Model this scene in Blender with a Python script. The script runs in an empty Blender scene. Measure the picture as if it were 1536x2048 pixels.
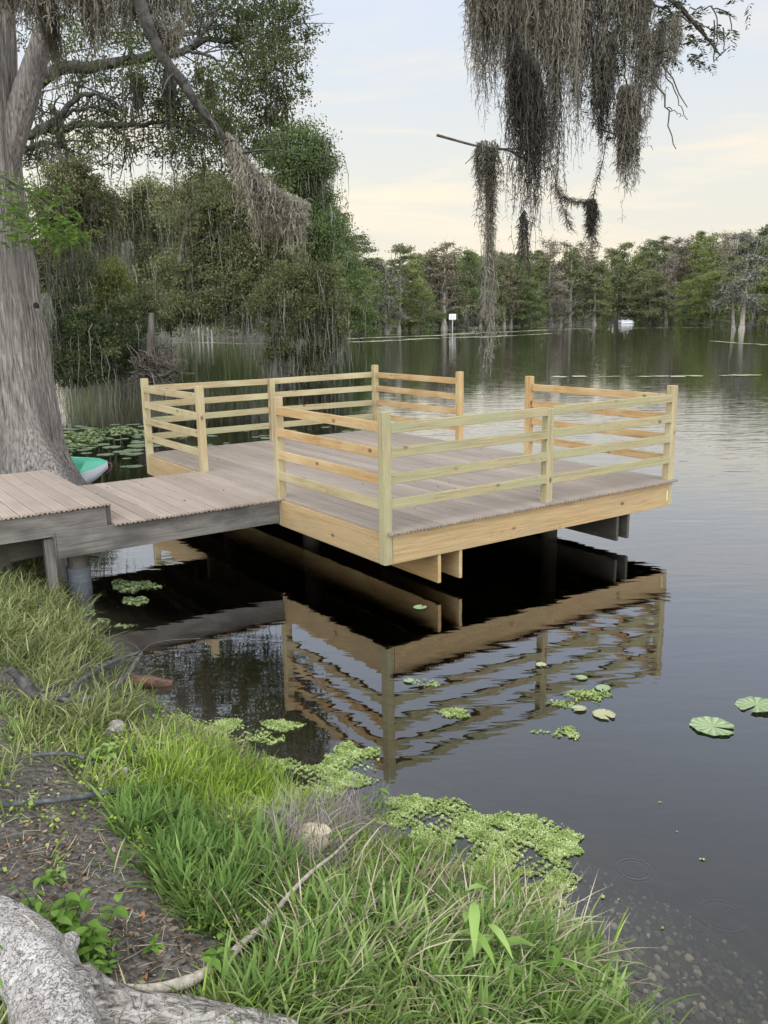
import bpy, bmesh, math, random
import numpy as np
from mathutils import Vector, Matrix
R = math.radians
SC = bpy.context.scene
COL = SC.collection
rng = np.random.default_rng(7)

# ------------------------------------------------------------------ camera
F_PX, PITCH, ROLL, HC = 1715.06, 0.2233, -0.0154, 2.566      # fitted to the dock (photo is 1536 x 2048)
cam_d = bpy.data.cameras.new('camera')
cam_d.sensor_fit = 'VERTICAL'
cam_d.sensor_height = 36.0
cam_d.lens = 36.0 * F_PX / 2048.0
cam_d.clip_start = 0.05
cam_d.clip_end = 5000
cam = bpy.data.objects.new('camera', cam_d)
COL.objects.link(cam)
cam.matrix_world = (Matrix.Translation((0, 0, HC)) @ Matrix.Rotation(math.pi/2 - PITCH, 4, 'X')
                    @ Matrix.Rotation(ROLL, 4, 'Z'))
SC.camera = cam

# ------------------------------------------------------------------ world and sun (dusk, thin high cloud)
SUN_EL, SUN_AZ = R(8.0), R(-44.0)       # azimuth measured from +Y towards +X
world = bpy.data.worlds.new('World')
SC.world = world
world.use_nodes = True
wt = world.node_tree
wt.nodes.clear()
def wn(t, **kw):
    n = wt.nodes.new(t)
    for k, v in kw.items(): setattr(n, k, v)
    return n
def wl(a, b): wt.links.new(a, b)
w_out = wn('ShaderNodeOutputWorld')
bg_sky = wn('ShaderNodeBackground')
sky = wn('ShaderNodeTexSky', sky_type='NISHITA', sun_disc=False)
sky.sun_elevation = SUN_EL
sky.sun_rotation = SUN_AZ
sky.altitude = 0
sky.air_density = 1.0
sky.dust_density = 2.0
sky.ozone_density = 2.0
wl(sky.outputs[0], bg_sky.inputs[0])
bg_sky.inputs[1].default_value = 0.06
# thin veil of high cloud over that sky
bg_veil = wn('ShaderNodeBackground')
tc = wn('ShaderNodeTexCoord')
sep = wn('ShaderNodeSeparateXYZ')
wl(tc.outputs['Generated'], sep.inputs[0])
ramp = wn('ShaderNodeValToRGB')
wl(sep.outputs['Z'], ramp.inputs[0])
cr = ramp.color_ramp
cr.elements[0].position = 0.0;  cr.elements[0].color = (0.83, 0.75, 0.62, 1)
cr.elements[1].position = 1.0;  cr.elements[1].color = (0.75, 0.76, 0.77, 1)
for p, c in ((0.07, (0.83, 0.785, 0.68, 1)), (0.14, (0.79, 0.785, 0.725, 1)), (0.23, (0.71, 0.755, 0.80, 1)), (0.36, (0.66, 0.74, 0.89, 1))):
    e = cr.elements.new(p); e.color = c
# wisps: long thin streaks of peach cloud
mp = wn('ShaderNodeMapping')
mp.inputs['Rotation'].default_value = (0, R(-17), 0)
mp.inputs['Scale'].default_value = (1.5, 1.5, 9.0)
wl(tc.outputs['Generated'], mp.inputs[0])
ns = wn('ShaderNodeTexNoise')
ns.inputs['Scale'].default_value = 2.3
ns.inputs['Detail'].default_value = 7
ns.inputs['Roughness'].default_value = 0.58
ns.inputs['Distortion'].default_value = 0.5
wl(mp.outputs[0], ns.inputs['Vector'])
wr = wn('ShaderNodeValToRGB')
wr.color_ramp.elements[0].position = 0.50
wr.color_ramp.elements[1].position = 0.68
wl(ns.outputs['Fac'], wr.inputs[0])
band = wn('ShaderNodeValToRGB')        # wisps only in the lower sky
wl(sep.outputs['Z'], band.inputs[0])
band.color_ramp.elements[0].position = 0.03; band.color_ramp.elements[0].color = (0.3, 0.3, 0.3, 1)
band.color_ramp.elements[1].position = 0.30; band.color_ramp.elements[1].color = (0.12, 0.12, 0.12, 1)
e = band.color_ramp.elements.new(0.12); e.color = (1, 1, 1, 1)
e = band.color_ramp.elements.new(0.19); e.color = (0.75, 0.75, 0.75, 1)
mul = wn('ShaderNodeMath', operation='MULTIPLY')
wl(wr.outputs[0], mul.inputs[0]); wl(band.outputs[0], mul.inputs[1])
mixc = wn('ShaderNodeMixRGB')
wl(mul.outputs[0], mixc.inputs[0]); wl(ramp.outputs[0], mixc.inputs[1])
mixc.inputs[2].default_value = (1.0, 0.87, 0.68, 1)
# added fill: veil behind the viewer brightened to light the camera-facing surfaces
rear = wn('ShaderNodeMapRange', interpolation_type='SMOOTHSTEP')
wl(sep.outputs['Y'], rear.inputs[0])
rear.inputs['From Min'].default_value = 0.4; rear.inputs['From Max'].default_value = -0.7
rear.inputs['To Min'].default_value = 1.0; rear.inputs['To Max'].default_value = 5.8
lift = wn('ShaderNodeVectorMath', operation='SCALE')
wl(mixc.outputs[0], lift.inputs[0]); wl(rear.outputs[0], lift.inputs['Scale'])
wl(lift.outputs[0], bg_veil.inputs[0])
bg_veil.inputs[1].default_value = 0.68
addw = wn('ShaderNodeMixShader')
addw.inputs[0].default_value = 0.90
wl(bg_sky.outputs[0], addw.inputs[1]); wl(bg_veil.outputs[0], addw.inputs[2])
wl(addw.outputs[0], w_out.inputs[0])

sun_d = bpy.data.lights.new('sun', 'SUN')
sun_d.energy = 0.5
sun_d.angle = R(12)
sun_d.color = (1.0, 0.82, 0.6)
sun = bpy.data.objects.new('sun', sun_d)
COL.objects.link(sun)
sdir = Vector((math.sin(SUN_AZ)*math.cos(SUN_EL), math.cos(SUN_AZ)*math.cos(SUN_EL), math.sin(SUN_EL)))
sun.rotation_euler = sdir.to_track_quat('Z', 'Y').to_euler()

SC.view_settings.view_transform = 'Standard'
SC.view_settings.look = 'None'
SC.view_settings.gamma = 1
SC.view_settings.exposure = 0.8
cy = SC.cycles
cy.max_bounces = 8
cy.diffuse_bounces = 3
cy.glossy_bounces = 3
cy.transmission_bounces = 4
cy.transparent_max_bounces = 12
cy.use_denoising = True
cy.caustics_reflective = False
cy.caustics_refractive = False
cy.sample_clamp_indirect = 4

# ------------------------------------------------------------------ helpers
def ray(px, py):
    X, Y = px - 768.0, py - 1024.0
    c, s = math.cos(ROLL), math.sin(ROLL)
    X, Y = X*c + Y*s, -X*s + Y*c
    c, s = math.cos(PITCH), math.sin(PITCH)
    return np.array([X, F_PX*c - Y*s, -F_PX*s - Y*c])
def at_z(px, py, z):
    d = ray(px, py)
    return np.array([0, 0, HC]) + d*((z - HC)/d[2])
def at_d(px, py, D):
    d = ray(px, py)
    return np.array([0, 0, HC]) + d*(D/d[1])

def tag(o, label=None, cat=None, group=None, kind=None):
    if label: o['label'] = label
    if cat: o['category'] = cat
    if group: o['group'] = group
    if kind: o['kind'] = kind
    return o
def empty(name, loc=(0, 0, 0), rz=0.0):
    o = bpy.data.objects.new(name, None)
    COL.objects.link(o)
    o.location = loc
    o.rotation_euler = (0, 0, rz)
    o.empty_display_size = 0.2
    return o

class MB:
    """collects quads and triangles (numpy) and links them as ONE mesh object"""
    def __init__(self):
        self.V, self.Q, self.T, self.rq, self.rt, self.n = [], [], [], [], [], 0
    def quads(self, V, Q, rnd=None):
        V = np.asarray(V, float).reshape(-1, 3); Q = np.asarray(Q, int).reshape(-1, 4)
        self.V.append(V); self.Q.append(Q + self.n); self.n += len(V)
        self.rq.append(np.zeros(len(Q)) if rnd is None else np.broadcast_to(rnd, (len(Q),)).astype(float))
    def tris(self, V, T, rnd=None):
        V = np.asarray(V, float).reshape(-1, 3); T = np.asarray(T, int).reshape(-1, 3)
        self.V.append(V); self.T.append(T + self.n); self.n += len(V)
        self.rt.append(np.zeros(len(T)) if rnd is None else np.broadcast_to(rnd, (len(T),)).astype(float))
    def tube(self, P, rad, sides=8, cap=True, rnd=0.0, flute=None):
        P = np.asarray(P, float); n = len(P)
        rad = np.broadcast_to(np.asarray(rad, float), (n,))
        T = np.gradient(P, axis=0)
        T /= np.linalg.norm(T, axis=1)[:, None] + 1e-9
        ref = np.array([1.0, 0, 0]) if abs(T[0][0]) < 0.8 else np.array([0, 1.0, 0])
        u = ref - T[0]*(ref @ T[0]); u /= np.linalg.norm(u)
        ang = np.linspace(0, 2*np.pi, sides, endpoint=False)
        V = np.zeros((n, sides, 3))
        for i in range(n):
            u = u - T[i]*(u @ T[i]); u /= np.linalg.norm(u)
            w = np.cross(T[i], u)
            r = rad[i]*(np.ones(sides) if flute is None else flute(i, ang))
            V[i] = P[i] + (np.cos(ang)*r)[:, None]*u + (np.sin(ang)*r)[:, None]*w
        i, j = np.meshgrid(np.arange(n-1), np.arange(sides), indexing='ij')
        j2 = (j + 1) % sides
        Q = np.stack([i*sides+j, i*sides+j2, (i+1)*sides+j2, (i+1)*sides+j], -1).reshape(-1, 4)
        self.quads(V.reshape(-1, 3), Q, rnd)
        if cap:
            for ring, cp, fl in ((V[0], P[0], True), (V[-1], P[-1], False)):
                vv = np.vstack([ring, cp])
                a = np.arange(sides); b = (a+1) % sides
                t = np.stack([b, a, np.full(sides, sides)], 1) if fl else np.stack([a, b, np.full(sides, sides)], 1)
                self.tris(vv, t, rnd)
    def leaves(self, C, L, W, rnd, dirs=None, cup=0.0):
        """rhombic leaf quads at centres C"""
        n = len(C)
        if dirs is None:
            dirs = rng.normal(size=(n, 3))
        dirs = dirs/(np.linalg.norm(dirs, axis=1)[:, None] + 1e-9)
        o = rng.normal(size=(n, 3))
        s = np.cross(dirs, o); s /= np.linalg.norm(s, axis=1)[:, None] + 1e-9
        L = np.broadcast_to(L, (n,))[:, None]; W = np.broadcast_to(W, (n,))[:, None]
        V = np.stack([C - dirs*L/2, C + s*W/2, C + dirs*L/2, C - s*W/2], 1).reshape(-1, 3)
        self.quads(V, np.arange(4*n).reshape(-1, 4), rnd)
    def strands(self, A, length, K, width, sway, rnd, taper=0.7):
        """thin ribbons hanging from anchors A; returns the points"""
        n = len(A)
        length = np.broadcast_to(length, (n,))
        step = length/K
        off = np.cumsum(rng.normal(size=(n, K+1, 2))*sway*np.sqrt(step)[:, None, None], axis=1)
        off[:, 0] = 0
        P = np.zeros((n, K+1, 3))
        P[:, :, :2] = A[:, None, :2] + off
        P[:, :, 2] = A[:, None, 2] - step[:, None]*np.arange(K+1)
        a = rng.uniform(0, np.pi, n)[:, None] + rng.uniform(-.7, .7, (n, 1))*np.arange(K+1)
        w = np.broadcast_to(width, (n,))[:, None]*(1 - taper*np.arange(K+1)/K)/2
        S = np.stack([np.cos(a)*w, np.sin(a)*w, 0*w], -1)
        V = np.stack([P - S, P + S], 2).reshape(-1, 3)
        i, k = np.meshgrid(np.arange(n), np.arange(K), indexing='ij')
        b = i*(2*(K+1)) + 2*k
        Q = np.stack([b, b+1, b+3, b+2], -1).reshape(-1, 4)
        self.quads(V, Q, np.repeat(np.broadcast_to(rnd, (n,)), K))
        return P
    def arcs(self, P0, length, width, rnd, droop=1.0):
        """short curled side threads starting at P0"""
        n = len(P0)
        d = rng.normal(size=(n, 3)); d[:, 2] = d[:, 2]*.6 + .1
        d /= np.linalg.norm(d, axis=1)[:, None]
        length = np.broadcast_to(length, (n,))[:, None]
        P = [P0]
        for k in range(3):
            P.append(P[-1] + d*length/3)
            d = d + np.array([0, 0, -0.75*droop]) + rng.normal(size=(n, 3))*.25
            d /= np.linalg.norm(d, axis=1)[:, None]
        P = np.stack(P, 1)
        s = np.cross(d, rng.normal(size=(n, 3))); s /= np.linalg.norm(s, axis=1)[:, None]
        w = (np.broadcast_to(width, (n,))/2)[:, None, None]*np.array([1, .9, .75, .3])[None, :, None]
        V = np.stack([P - s[:, None]*w, P + s[:, None]*w], 2).reshape(-1, 3)
        i, k = np.meshgrid(np.arange(n), np.arange(3), indexing='ij')
        b = i*8 + 2*k
        self.quads(V, np.stack([b, b+1, b+3, b+2], -1).reshape(-1, 4), np.repeat(np.broadcast_to(rnd, (n,)), 3))
    def blades(self, B, az, length, width, lean, bend, rnd, K=4, fold=0.0):
        """grass blades: tapering arched ribbons"""
        n = len(B)
        length, width, lean, bend, az = [np.broadcast_to(x, (n,)) for x in (length, width, lean, bend, az)]
        h = np.stack([np.cos(az), np.sin(az), 0*az], -1)
        s = np.stack([-np.sin(az), np.cos(az), 0*az], -1)
        tw = rng.uniform(-.6, .6, n)
        s = s*np.cos(tw)[:, None] + h*np.sin(tw)[:, None]
        P = [B]; th = lean.copy()
        for k in range(K):
            P.append(P[-1] + (h*np.sin(th)[:, None] + np.array([0, 0, 1.0])*np.cos(th)[:, None])*(length/K)[:, None])
            th = th + bend/K*(0.5 + k/K*1.2)
        P = np.stack(P, 1)
        prof = np.array([.75, 1, .92, .62, .05]) if K == 4 else np.interp(np.linspace(0, 4, K+1), range(5), [.75, 1, .92, .62, .05])
        w = (width/2)[:, None, None]*prof[None, :, None]
        V = np.stack([P - s[:, None]*w, P + s[:, None]*w], 2).reshape(-1, 3)
        i, k = np.meshgrid(np.arange(n), np.arange(K), indexing='ij')
        b = i*(2*(K+1)) + 2*k
        self.quads(V, np.stack([b, b+1, b+3, b+2], -1).reshape(-1, 4), np.repeat(np.broadcast_to(rnd, (n,)), K))
    def build(self, name, mat, parent=None, smooth=False, loc=None, origin=None):
        V = np.vstack(self.V)
        if origin is not None: V = V - np.asarray(origin)
        Q = np.vstack(self.Q) if self.Q else np.zeros((0, 4), int)
        T = np.vstack(self.T) if self.T else np.zeros((0, 3), int)
        me = bpy.data.meshes.new(name)
        me.vertices.add(len(V)); me.vertices.foreach_set('co', V.astype(np.float32).ravel())
        li = np.concatenate([Q.ravel(), T.ravel()]).astype(np.int32)
        me.loops.add(len(li)); me.loops.foreach_set('vertex_index', li)
        ls = np.concatenate([np.arange(len(Q))*4, len(Q)*4 + np.arange(len(T))*3]).astype(np.int32)
        me.polygons.add(len(ls)); me.polygons.foreach_set('loop_start', ls)
        me.update(calc_edges=True)
        at = me.attributes.new('rnd', 'FLOAT', 'FACE')
        at.data.foreach_set('value', np.concatenate(self.rq + self.rt).astype(np.float32))
        me.polygons.foreach_set('use_smooth', np.full(len(ls), bool(smooth)))
        if isinstance(mat, (list, tuple)):
            for m in mat: me.materials.append(m)
        elif mat: me.materials.append(mat)
        o = bpy.data.objects.new(name, me)
        COL.objects.link(o)
        if parent: o.parent = parent
        if origin is not None and loc is None: loc = origin
        if loc is not None: o.location = [float(c) for c in loc]
        return o

def smooth_path(pts, n):
    """Catmull-Rom through pts"""
    p = np.asarray(pts, float)
    p = np.vstack([2*p[0]-p[1], p, 2*p[-1]-p[-2]])
    t = np.linspace(0, len(p)-3 - 1e-6, n)
    i = t.astype(int); f = (t - i)[:, None]
    a, b, c, d = p[i], p[i+1], p[i+2], p[i+3]
    return .5*((2*b) + (c-a)*f + (2*a-5*b+4*c-d)*f**2 + (3*b-a-3*c+d)*f**3)

# ------------------------------------------------------------------ materials
def mat_new(name):
    m = bpy.data.materials.new(name); m.use_nodes = True
    nt = m.node_tree; nt.nodes.clear()
    out = nt.nodes.new('ShaderNodeOutputMaterial')
    return m, nt, out
def N(nt, t, ins=None, **kw):
    n = nt.nodes.new(t)
    for k, v in kw.items(): setattr(n, k, v)
    for k, v in (ins or {}).items():
        s = n.inputs[k]
        if isinstance(v, bpy.types.NodeSocket): nt.links.new(v, s)
        else: s.default_value = v
    return n
def ramp_node(nt, fac, stops):
    n = N(nt, 'ShaderNodeValToRGB')
    nt.links.new(fac, n.inputs[0])
    el = n.color_ramp.elements
    el[0].position, el[0].color = stops[0][0], (*stops[0][1], 1)
    el[1].position, el[1].color = stops[-1][0], (*stops[-1][1], 1)
    for p, c in stops[1:-1]:
        e = el.new(p); e.color = (*c, 1)
    return n.outputs[0]
def leaf_mat(name, stops, trans=0.3, gloss=0.0, objrand=0.0):
    """foliage: colour picked per leaf, thin-sheet translucency"""
    m, nt, out = mat_new(name)
    a = N(nt, 'ShaderNodeAttribute', attribute_name='rnd')
    col = ramp_node(nt, a.outputs['Fac'], stops)
    if objrand:
        oi = N(nt, 'ShaderNodeObjectInfo')
        mr = N(nt, 'ShaderNodeMapRange', {'Value': oi.outputs['Random'], 'To Min': 1-objrand, 'To Max': 1+objrand})
        col = N(nt, 'ShaderNodeHueSaturation', {'Color': col, 'Value': mr.outputs[0]}).outputs[0]
    d = N(nt, 'ShaderNodeBsdfDiffuse', {'Color': col})
    t = N(nt, 'ShaderNodeBsdfTranslucent', {'Color': col})
    mx = N(nt, 'ShaderNodeMixShader', {0: trans, 1: d.outputs[0], 2: t.outputs[0]})
    sh = mx
    if gloss:
        g = N(nt, 'ShaderNodeBsdfGlossy', {'Roughness': .45})
        sh = N(nt, 'ShaderNodeMixShader', {0: gloss, 1: mx.outputs[0], 2: g.outputs[0]})
    nt.links.new(sh.outputs[0], out.inputs[0])
    return m
def surf_mat(name, colfn, rough=0.8, bumpfn=None, bump=0.3, dist=0.01, spec=0.3):
    m, nt, out = mat_new(name)
    p = N(nt, 'ShaderNodeBsdfPrincipled', {'Roughness': rough, 'Specular IOR Level': spec})
    c = colfn(nt)
    if isinstance(c, bpy.types.NodeSocket): nt.links.new(c, p.inputs['Base Color'])
    else: p.inputs['Base Color'].default_value = (*c, 1)
    if bumpfn:
        b = N(nt, 'ShaderNodeBump', {'Strength': bump, 'Distance': dist, 'Height': bumpfn(nt)})
        nt.links.new(b.outputs[0], p.inputs['Normal'])
    nt.links.new(p.outputs[0], out.inputs[0])
    return m
def objco(nt, scale=(1, 1, 1), randoff=True, coord='Object'):
    tc = N(nt, 'ShaderNodeTexCoord')
    v = tc.outputs[coord]
    if randoff:
        oi = N(nt, 'ShaderNodeObjectInfo')
        sc = N(nt, 'ShaderNodeMath', {0: oi.outputs['Random'], 1: 37.0}, operation='MULTIPLY')
        v = N(nt, 'ShaderNodeVectorMath', {0: v, 1: sc.outputs[0]}, operation='ADD').outputs[0]
    return N(nt, 'ShaderNodeMapping', {'Vector': v, 'Scale': scale}).outputs[0]
def noise(nt, vec, scale, detail=4, rough=.55, dist=0.0):
    return N(nt, 'ShaderNodeTexNoise', {'Vector': vec, 'Scale': scale, 'Detail': detail, 'Roughness': rough, 'Distortion': dist}).outputs['Fac']
def mixc(nt, fac, a, b, mode='MIX'):
    return N(nt, 'ShaderNodeMixRGB', {0: fac, 1: a if isinstance(a, bpy.types.NodeSocket) else (*a, 1), 2: b if isinstance(b, bpy.types.NodeSocket) else (*b, 1)}, blend_type=mode).outputs[0]

def wood_mat(name, light, dark, stain=None, stain_amt=0.5, knots=(.09, .05, .025), rough=.75):
    """sawn softwood, grain along the board's own X axis"""
    def col(nt):
        v = objco(nt, (.35, 11, 11))
        g = noise(nt, v, 3.0, 6, .6, .6)
        f = noise(nt, objco(nt, (1.2, 80, 80)), 3.0, 3, .6)
        c = ramp_node(nt, g, [(.32, dark), (.50, light), (.62, light), (.78, dark)])
        c = mixc(nt, ramp_node(nt, f, [(.35, (.55,)*3), (.62, (0, 0, 0))]), c, tuple(x*.55 for x in dark))
        ms = noise(nt, objco(nt, (5, 22, 22)), 4.5, 5, .72)
        mz = noise(nt, objco(nt, (.9, 3, 3)), 1.6, 3)
        c = mixc(nt, N(nt, 'ShaderNodeMath', {0: ramp_node(nt, ms, [(.55, (0, 0, 0)), (.66, (.8,)*3)]), 1: ramp_node(nt, mz, [(.45, (0, 0, 0)), (.62, (1, 1, 1))])}, operation='MULTIPLY').outputs[0], c, tuple(x*.30 for x in dark))
        # low, wide variation
        lo = noise(nt, objco(nt, (.8, 2, 2)), 2.2, 3)
        if stain:
            c = mixc(nt, ramp_node(nt, lo, [(.42, (0, 0, 0)), (.68, (stain_amt,)*3)]), c, stain)
        # knots with a dark core and a ring
        vo = N(nt, 'ShaderNodeTexVoronoi', {'Vector': objco(nt, (4.5, 7.5, 7.5)), 'Scale': 1.0})
        rare = N(nt, 'ShaderNodeMath', {0: N(nt, 'ShaderNodeSeparateXYZ', {0: vo.outputs['Color']}).outputs[0], 1: .62}, operation='GREATER_THAN').outputs[0]
        kn = ramp_node(nt, vo.outputs['Distance'], [(.07, (.95,)*3), (.13, (.45,)*3), (.2, (0, 0, 0))])
        return mixc(nt, N(nt, 'ShaderNodeMath', {0: kn, 1: rare}, operation='MULTIPLY').outputs[0], c, knots)
    def bmp(nt):
        return noise(nt, objco(nt, (1.0, 60, 60)), 3.0, 4, .6)
    return surf_mat(name, col, rough, bmp, .25, .003, .25)
# ------------------------------------------------------------------ ground and water
WATER = np.array([(60, -40), (14, -16), (5.5, -6), (2.6, -2.2), (1.45, .6), (1.05, 2.2), (.93, 2.67), (.82, 3.0), (.66, 3.35), (.47, 3.55), (.26, 3.72),
    (.02, 3.95), (-.24, 4.1), (-.52, 4.22), (-.78, 4.62), (-1.16, 4.98), (-1.58, 5.42), (-2.05, 6.15), (-2.6, 7.0), (-3.25, 8.1), (-3.95, 9.1),
    (-4.56, 9.85), (-5.1, 10.8), (-5.9, 12.4), (-7.2, 13.9), (-9, 16.6), (-11.5, 21), (-15, 29), (-21, 41), (-29, 60), (-33, 88), (-29, 112), (-19, 131),
    (-6, 154), (5, 174), (19, 203), (43, 229), (66, 247), (76, 236), (72, 200), (68, 165), (80, 133), (112, 95), (160, 40), (150, -30)], float)
def shore_dist(x, y):
    """positive on land, negative over water"""
    x = np.asarray(x, float); y = np.asarray(y, float)
    best = np.full(x.shape, 1e18); inside = np.zeros(x.shape, bool)
    P = WATER; Q2 = np.roll(WATER, -1, axis=0)
    for (x0, y0), (x1, y1) in zip(P, Q2):
        dx, dy = x1-x0, y1-y0
        t = np.clip(((x-x0)*dx + (y-y0)*dy)/(dx*dx+dy*dy), 0, 1)
        best = np.minimum(best, (x-x0-t*dx)**2 + (y-y0-t*dy)**2)
        c = ((y0 > y) != (y1 > y))
        xi = x0 + (y-y0)*dx/(dy if abs(dy) > 1e-9 else 1e-9)
        inside ^= c & (x < xi)
    d = np.sqrt(best)
    return np.where(inside, -d, d)
def bump_noise(x, y):
    return (np.sin(x*2.3+1.1*np.sin(y*1.7))*np.sin(y*2.9+.7)*.5 + np.sin(x*6.1+2)*np.sin(y*5.3+x*1.3)*.25 + np.sin(x*13.7+y*3.1)*np.sin(y*12.1-x*4.2)*.1)
def height(x, y):
    d = shore_dist(x, y) + .10*bump_noise(x*1.6, y*1.6)*np.exp(-((np.asarray(y)-4)/6)**2)
    land = 1.0*(1-np.exp(-np.maximum(d, 0)/1.8)) + .03*bump_noise(x, y)*np.clip(d, 0, 1)
    w = np.maximum(-d, 0)
    return np.where(d > 0, land, -1.9*(1-np.exp(-w/3.4)) - .02*w.clip(0, 12))
def on_ground(px, py, lift=0.0):
    """where the ray through a photo pixel meets the bank (or the water)"""
    d = ray(px, py); d = d/np.linalg.norm(d)
    t = np.linspace(.5, 40, 4000)
    P = np.array([0, 0, HC]) + t[:, None]*d
    g = np.maximum(height(P[:, 0], P[:, 1]), 0.0)
    k = np.argmax(P[:, 2] <= g + lift)
    return P[k] if P[k][2] <= g[k] + lift else at_z(px, py, 0)

def axis_coords(lo, hi, step, far_lo, far_hi):
    c = list(np.arange(lo, hi, step))
    s = step
    while c[-1] < far_hi: s *= 1.22; c.append(c[-1] + s)
    s = step; a = []
    x = lo
    while x > far_lo: s *= 1.22; x -= s; a.append(x)
    return np.array(a[::-1] + c)
gx = axis_coords(-6.5, 2.6, .045, -1500, 1500)
gy = axis_coords(.6, 10.5, .05, -600, 2500)
X, Y = np.meshgrid(gx, gy, indexing='ij')
Z = height(X.ravel(), Y.ravel())
ground_b = MB()
ni, nj = X.shape
i, j = np.meshgrid(np.arange(ni-1), np.arange(nj-1), indexing='ij')
ground_b.quads(np.stack([X.ravel(), Y.ravel(), Z], 1), np.stack([i*nj+j, (i+1)*nj+j, (i+1)*nj+j+1, i*nj+j+1], -1).reshape(-1, 4))
def soil_col(nt):
    v = objco(nt, (1, 1, 1), False)
    a = noise(nt, v, 1.6, 5, .6)
    b = noise(nt, v, 42, 5, .7)
    c = ramp_node(nt, a, [(.3, (.085, .074, .061)), (.5, (.155, .138, .116)), (.7, (.235, .212, .18))])
    c = mixc(nt, ramp_node(nt, b, [(.40, (.8,)*3), (.62, (0, 0, 0))]), c, (.028, .025, .022))
    # pale grains and dark crumbs
    vo = N(nt, 'ShaderNodeTexVoronoi', {'Vector': v, 'Scale': 95.0})
    c = mixc(nt, ramp_node(nt, vo.outputs['Distance'], [(.12, (.7,)*3), (.25, (0, 0, 0))]), c, (.22, .205, .185))
    # silt on the lake bed with stones
    zz = N(nt, 'ShaderNodeSeparateXYZ', {0: v}).outputs[2]
    bed = ramp_node(nt, noise(nt, v, 6, 4), [(.3, (.035, .032, .022)), (.7, (.075, .066, .045))])
    return mixc(nt, N(nt, 'ShaderNodeMapRange', {'Value': zz, 'From Min': -.02, 'From Max': -.12}).outputs[0], c, bed)
M_SOIL = surf_mat('soil', soil_col, .95, lambda nt: noise(nt, objco(nt, (1, 1, 1), False), 38, 6, .7), .9, .02, .15)
ground = ground_b.build('ground', M_SOIL, smooth=True)
tag(ground, 'dark sandy bank sloping down into the lake', 'ground', kind='structure')

# water: a closed body with dark, tea-coloured absorption
wm, nt, out = mat_new('lake_water')
pos = N(nt, 'ShaderNodeNewGeometry').outputs['Position']
def wave(scale, sx, sy, detail, rot=0.0, dist=.0):
    mpn = N(nt, 'ShaderNodeMapping', {'Vector': pos, 'Scale': (sx, sy, 1), 'Rotation': (0, 0, rot)})
    return noise(nt, mpn.outputs[0], scale, detail, .5, dist)
def mth(op, a, b=None, c=None):
    n = nt.nodes.new('ShaderNodeMath'); n.operation = op
    for k, v in enumerate((a, b, c)):
        if v is None: continue
        if isinstance(v, bpy.types.NodeSocket): nt.links.new(v, n.inputs[k])
        else: n.inputs[k].default_value = v
    return n.outputs[0]
sx_, sy_, sz_ = N(nt, 'ShaderNodeSeparateXYZ', {0: pos}).outputs
small = mth('SUBTRACT', wave(1.0, 2.0, 7.0, 2, .12, .5), .5)
mid = mth('SUBTRACT', wave(1.0, .8, 2.9, 2, -.1, .6), .5)
# a breath of wind ruffles the open water beyond the dock
mx_ = mth('MULTIPLY', mth('SUBTRACT', sx_, 8.0), .085); my_ = mth('MULTIPLY', mth('SUBTRACT', sy_, 17.0), .09)
patch = mth('POWER', 2.718, mth('MULTIPLY', mth('ADD', mth('MULTIPLY', mx_, mx_), mth('MULTIPLY', my_, my_)), -1.0))
amp = mth('ADD', .00007, mth('MULTIPLY', patch, .0048))
farr = mth('MINIMUM', mth('MULTIPLY', mth('MAXIMUM', mth('SUBTRACT', sy_, 16.0), 0.0), .00022), .009)
hgt = mth('ADD', mth('MULTIPLY', small, amp), mth('MULTIPLY', mid, mth('ADD', mth('MULTIPLY', amp, 1.6), farr)))
def ring(cx, cy, r, a):
    dx, dy = mth('SUBTRACT', sx_, cx), mth('SUBTRACT', sy_, cy)
    rr = mth('SQRT', mth('ADD', mth('MULTIPLY', dx, dx), mth('MULTIPLY', dy, dy)))
    e = mth('MULTIPLY', mth('SUBTRACT', rr, r), 1/.018)
    return mth('MULTIPLY', mth('MULTIPLY', mth('POWER', 2.718, mth('MULTIPLY', mth('MULTIPLY', e, e), -1.0)), mth('SINE', mth('MULTIPLY', rr, 260.0))), a)
for a_ in ((1.16, 3.58, .075, .0005), (1.45, 3.25, .095, .00025)):
    hgt = mth('ADD', hgt, ring(*a_))
bn = N(nt, 'ShaderNodeBump', {'Strength': 1.0, 'Distance': 1.0, 'Height': hgt})
lw_ = N(nt, 'ShaderNodeLayerWeight', {'Blend': .5, 'Normal': bn.outputs[0]})
fac_ = mth('ADD', mth('MULTIPLY', mth('POWER', lw_.outputs['Facing'], 2.8), .955), .045)      # Schlick-like reflectance
gl = N(nt, 'ShaderNodeBsdfGlossy', {'Color': (.97, .97, .97, 1), 'Roughness': 0.0, 'Normal': bn.outputs[0]})
tr = N(nt, 'ShaderNodeBsdfTransparent', {'Color': (.95, .95, .95, 1)})
mxs = N(nt, 'ShaderNodeMixShader', {0: fac_, 1: tr.outputs[0], 2: gl.outputs[0]})
nt.links.new(mxs.outputs[0], out.inputs['Surface'])
va = N(nt, 'ShaderNodeVolumeAbsorption', {'Color': (.45, .42, .30, 1), 'Density': 1.1})
nt.links.new(va.outputs[0], out.inputs['Volume'])
wb = MB()
a, b, c, d, zb, zt = -1400, 1400, -550, 2400, -60, 0
wb.quads([(a, c, zt), (b, c, zt), (b, d, zt), (a, d, zt), (a, c, zb), (b, c, zb), (b, d, zb), (a, d, zb)],
         [(0, 1, 2, 3), (7, 6, 5, 4), (0, 4, 5, 1), (1, 5, 6, 2), (2, 6, 7, 3), (3, 7, 4, 0)])
water = wb.build('water', wm)
tag(water, 'still dark lake water mirroring the sky and trees', 'water', kind='structure')

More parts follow.
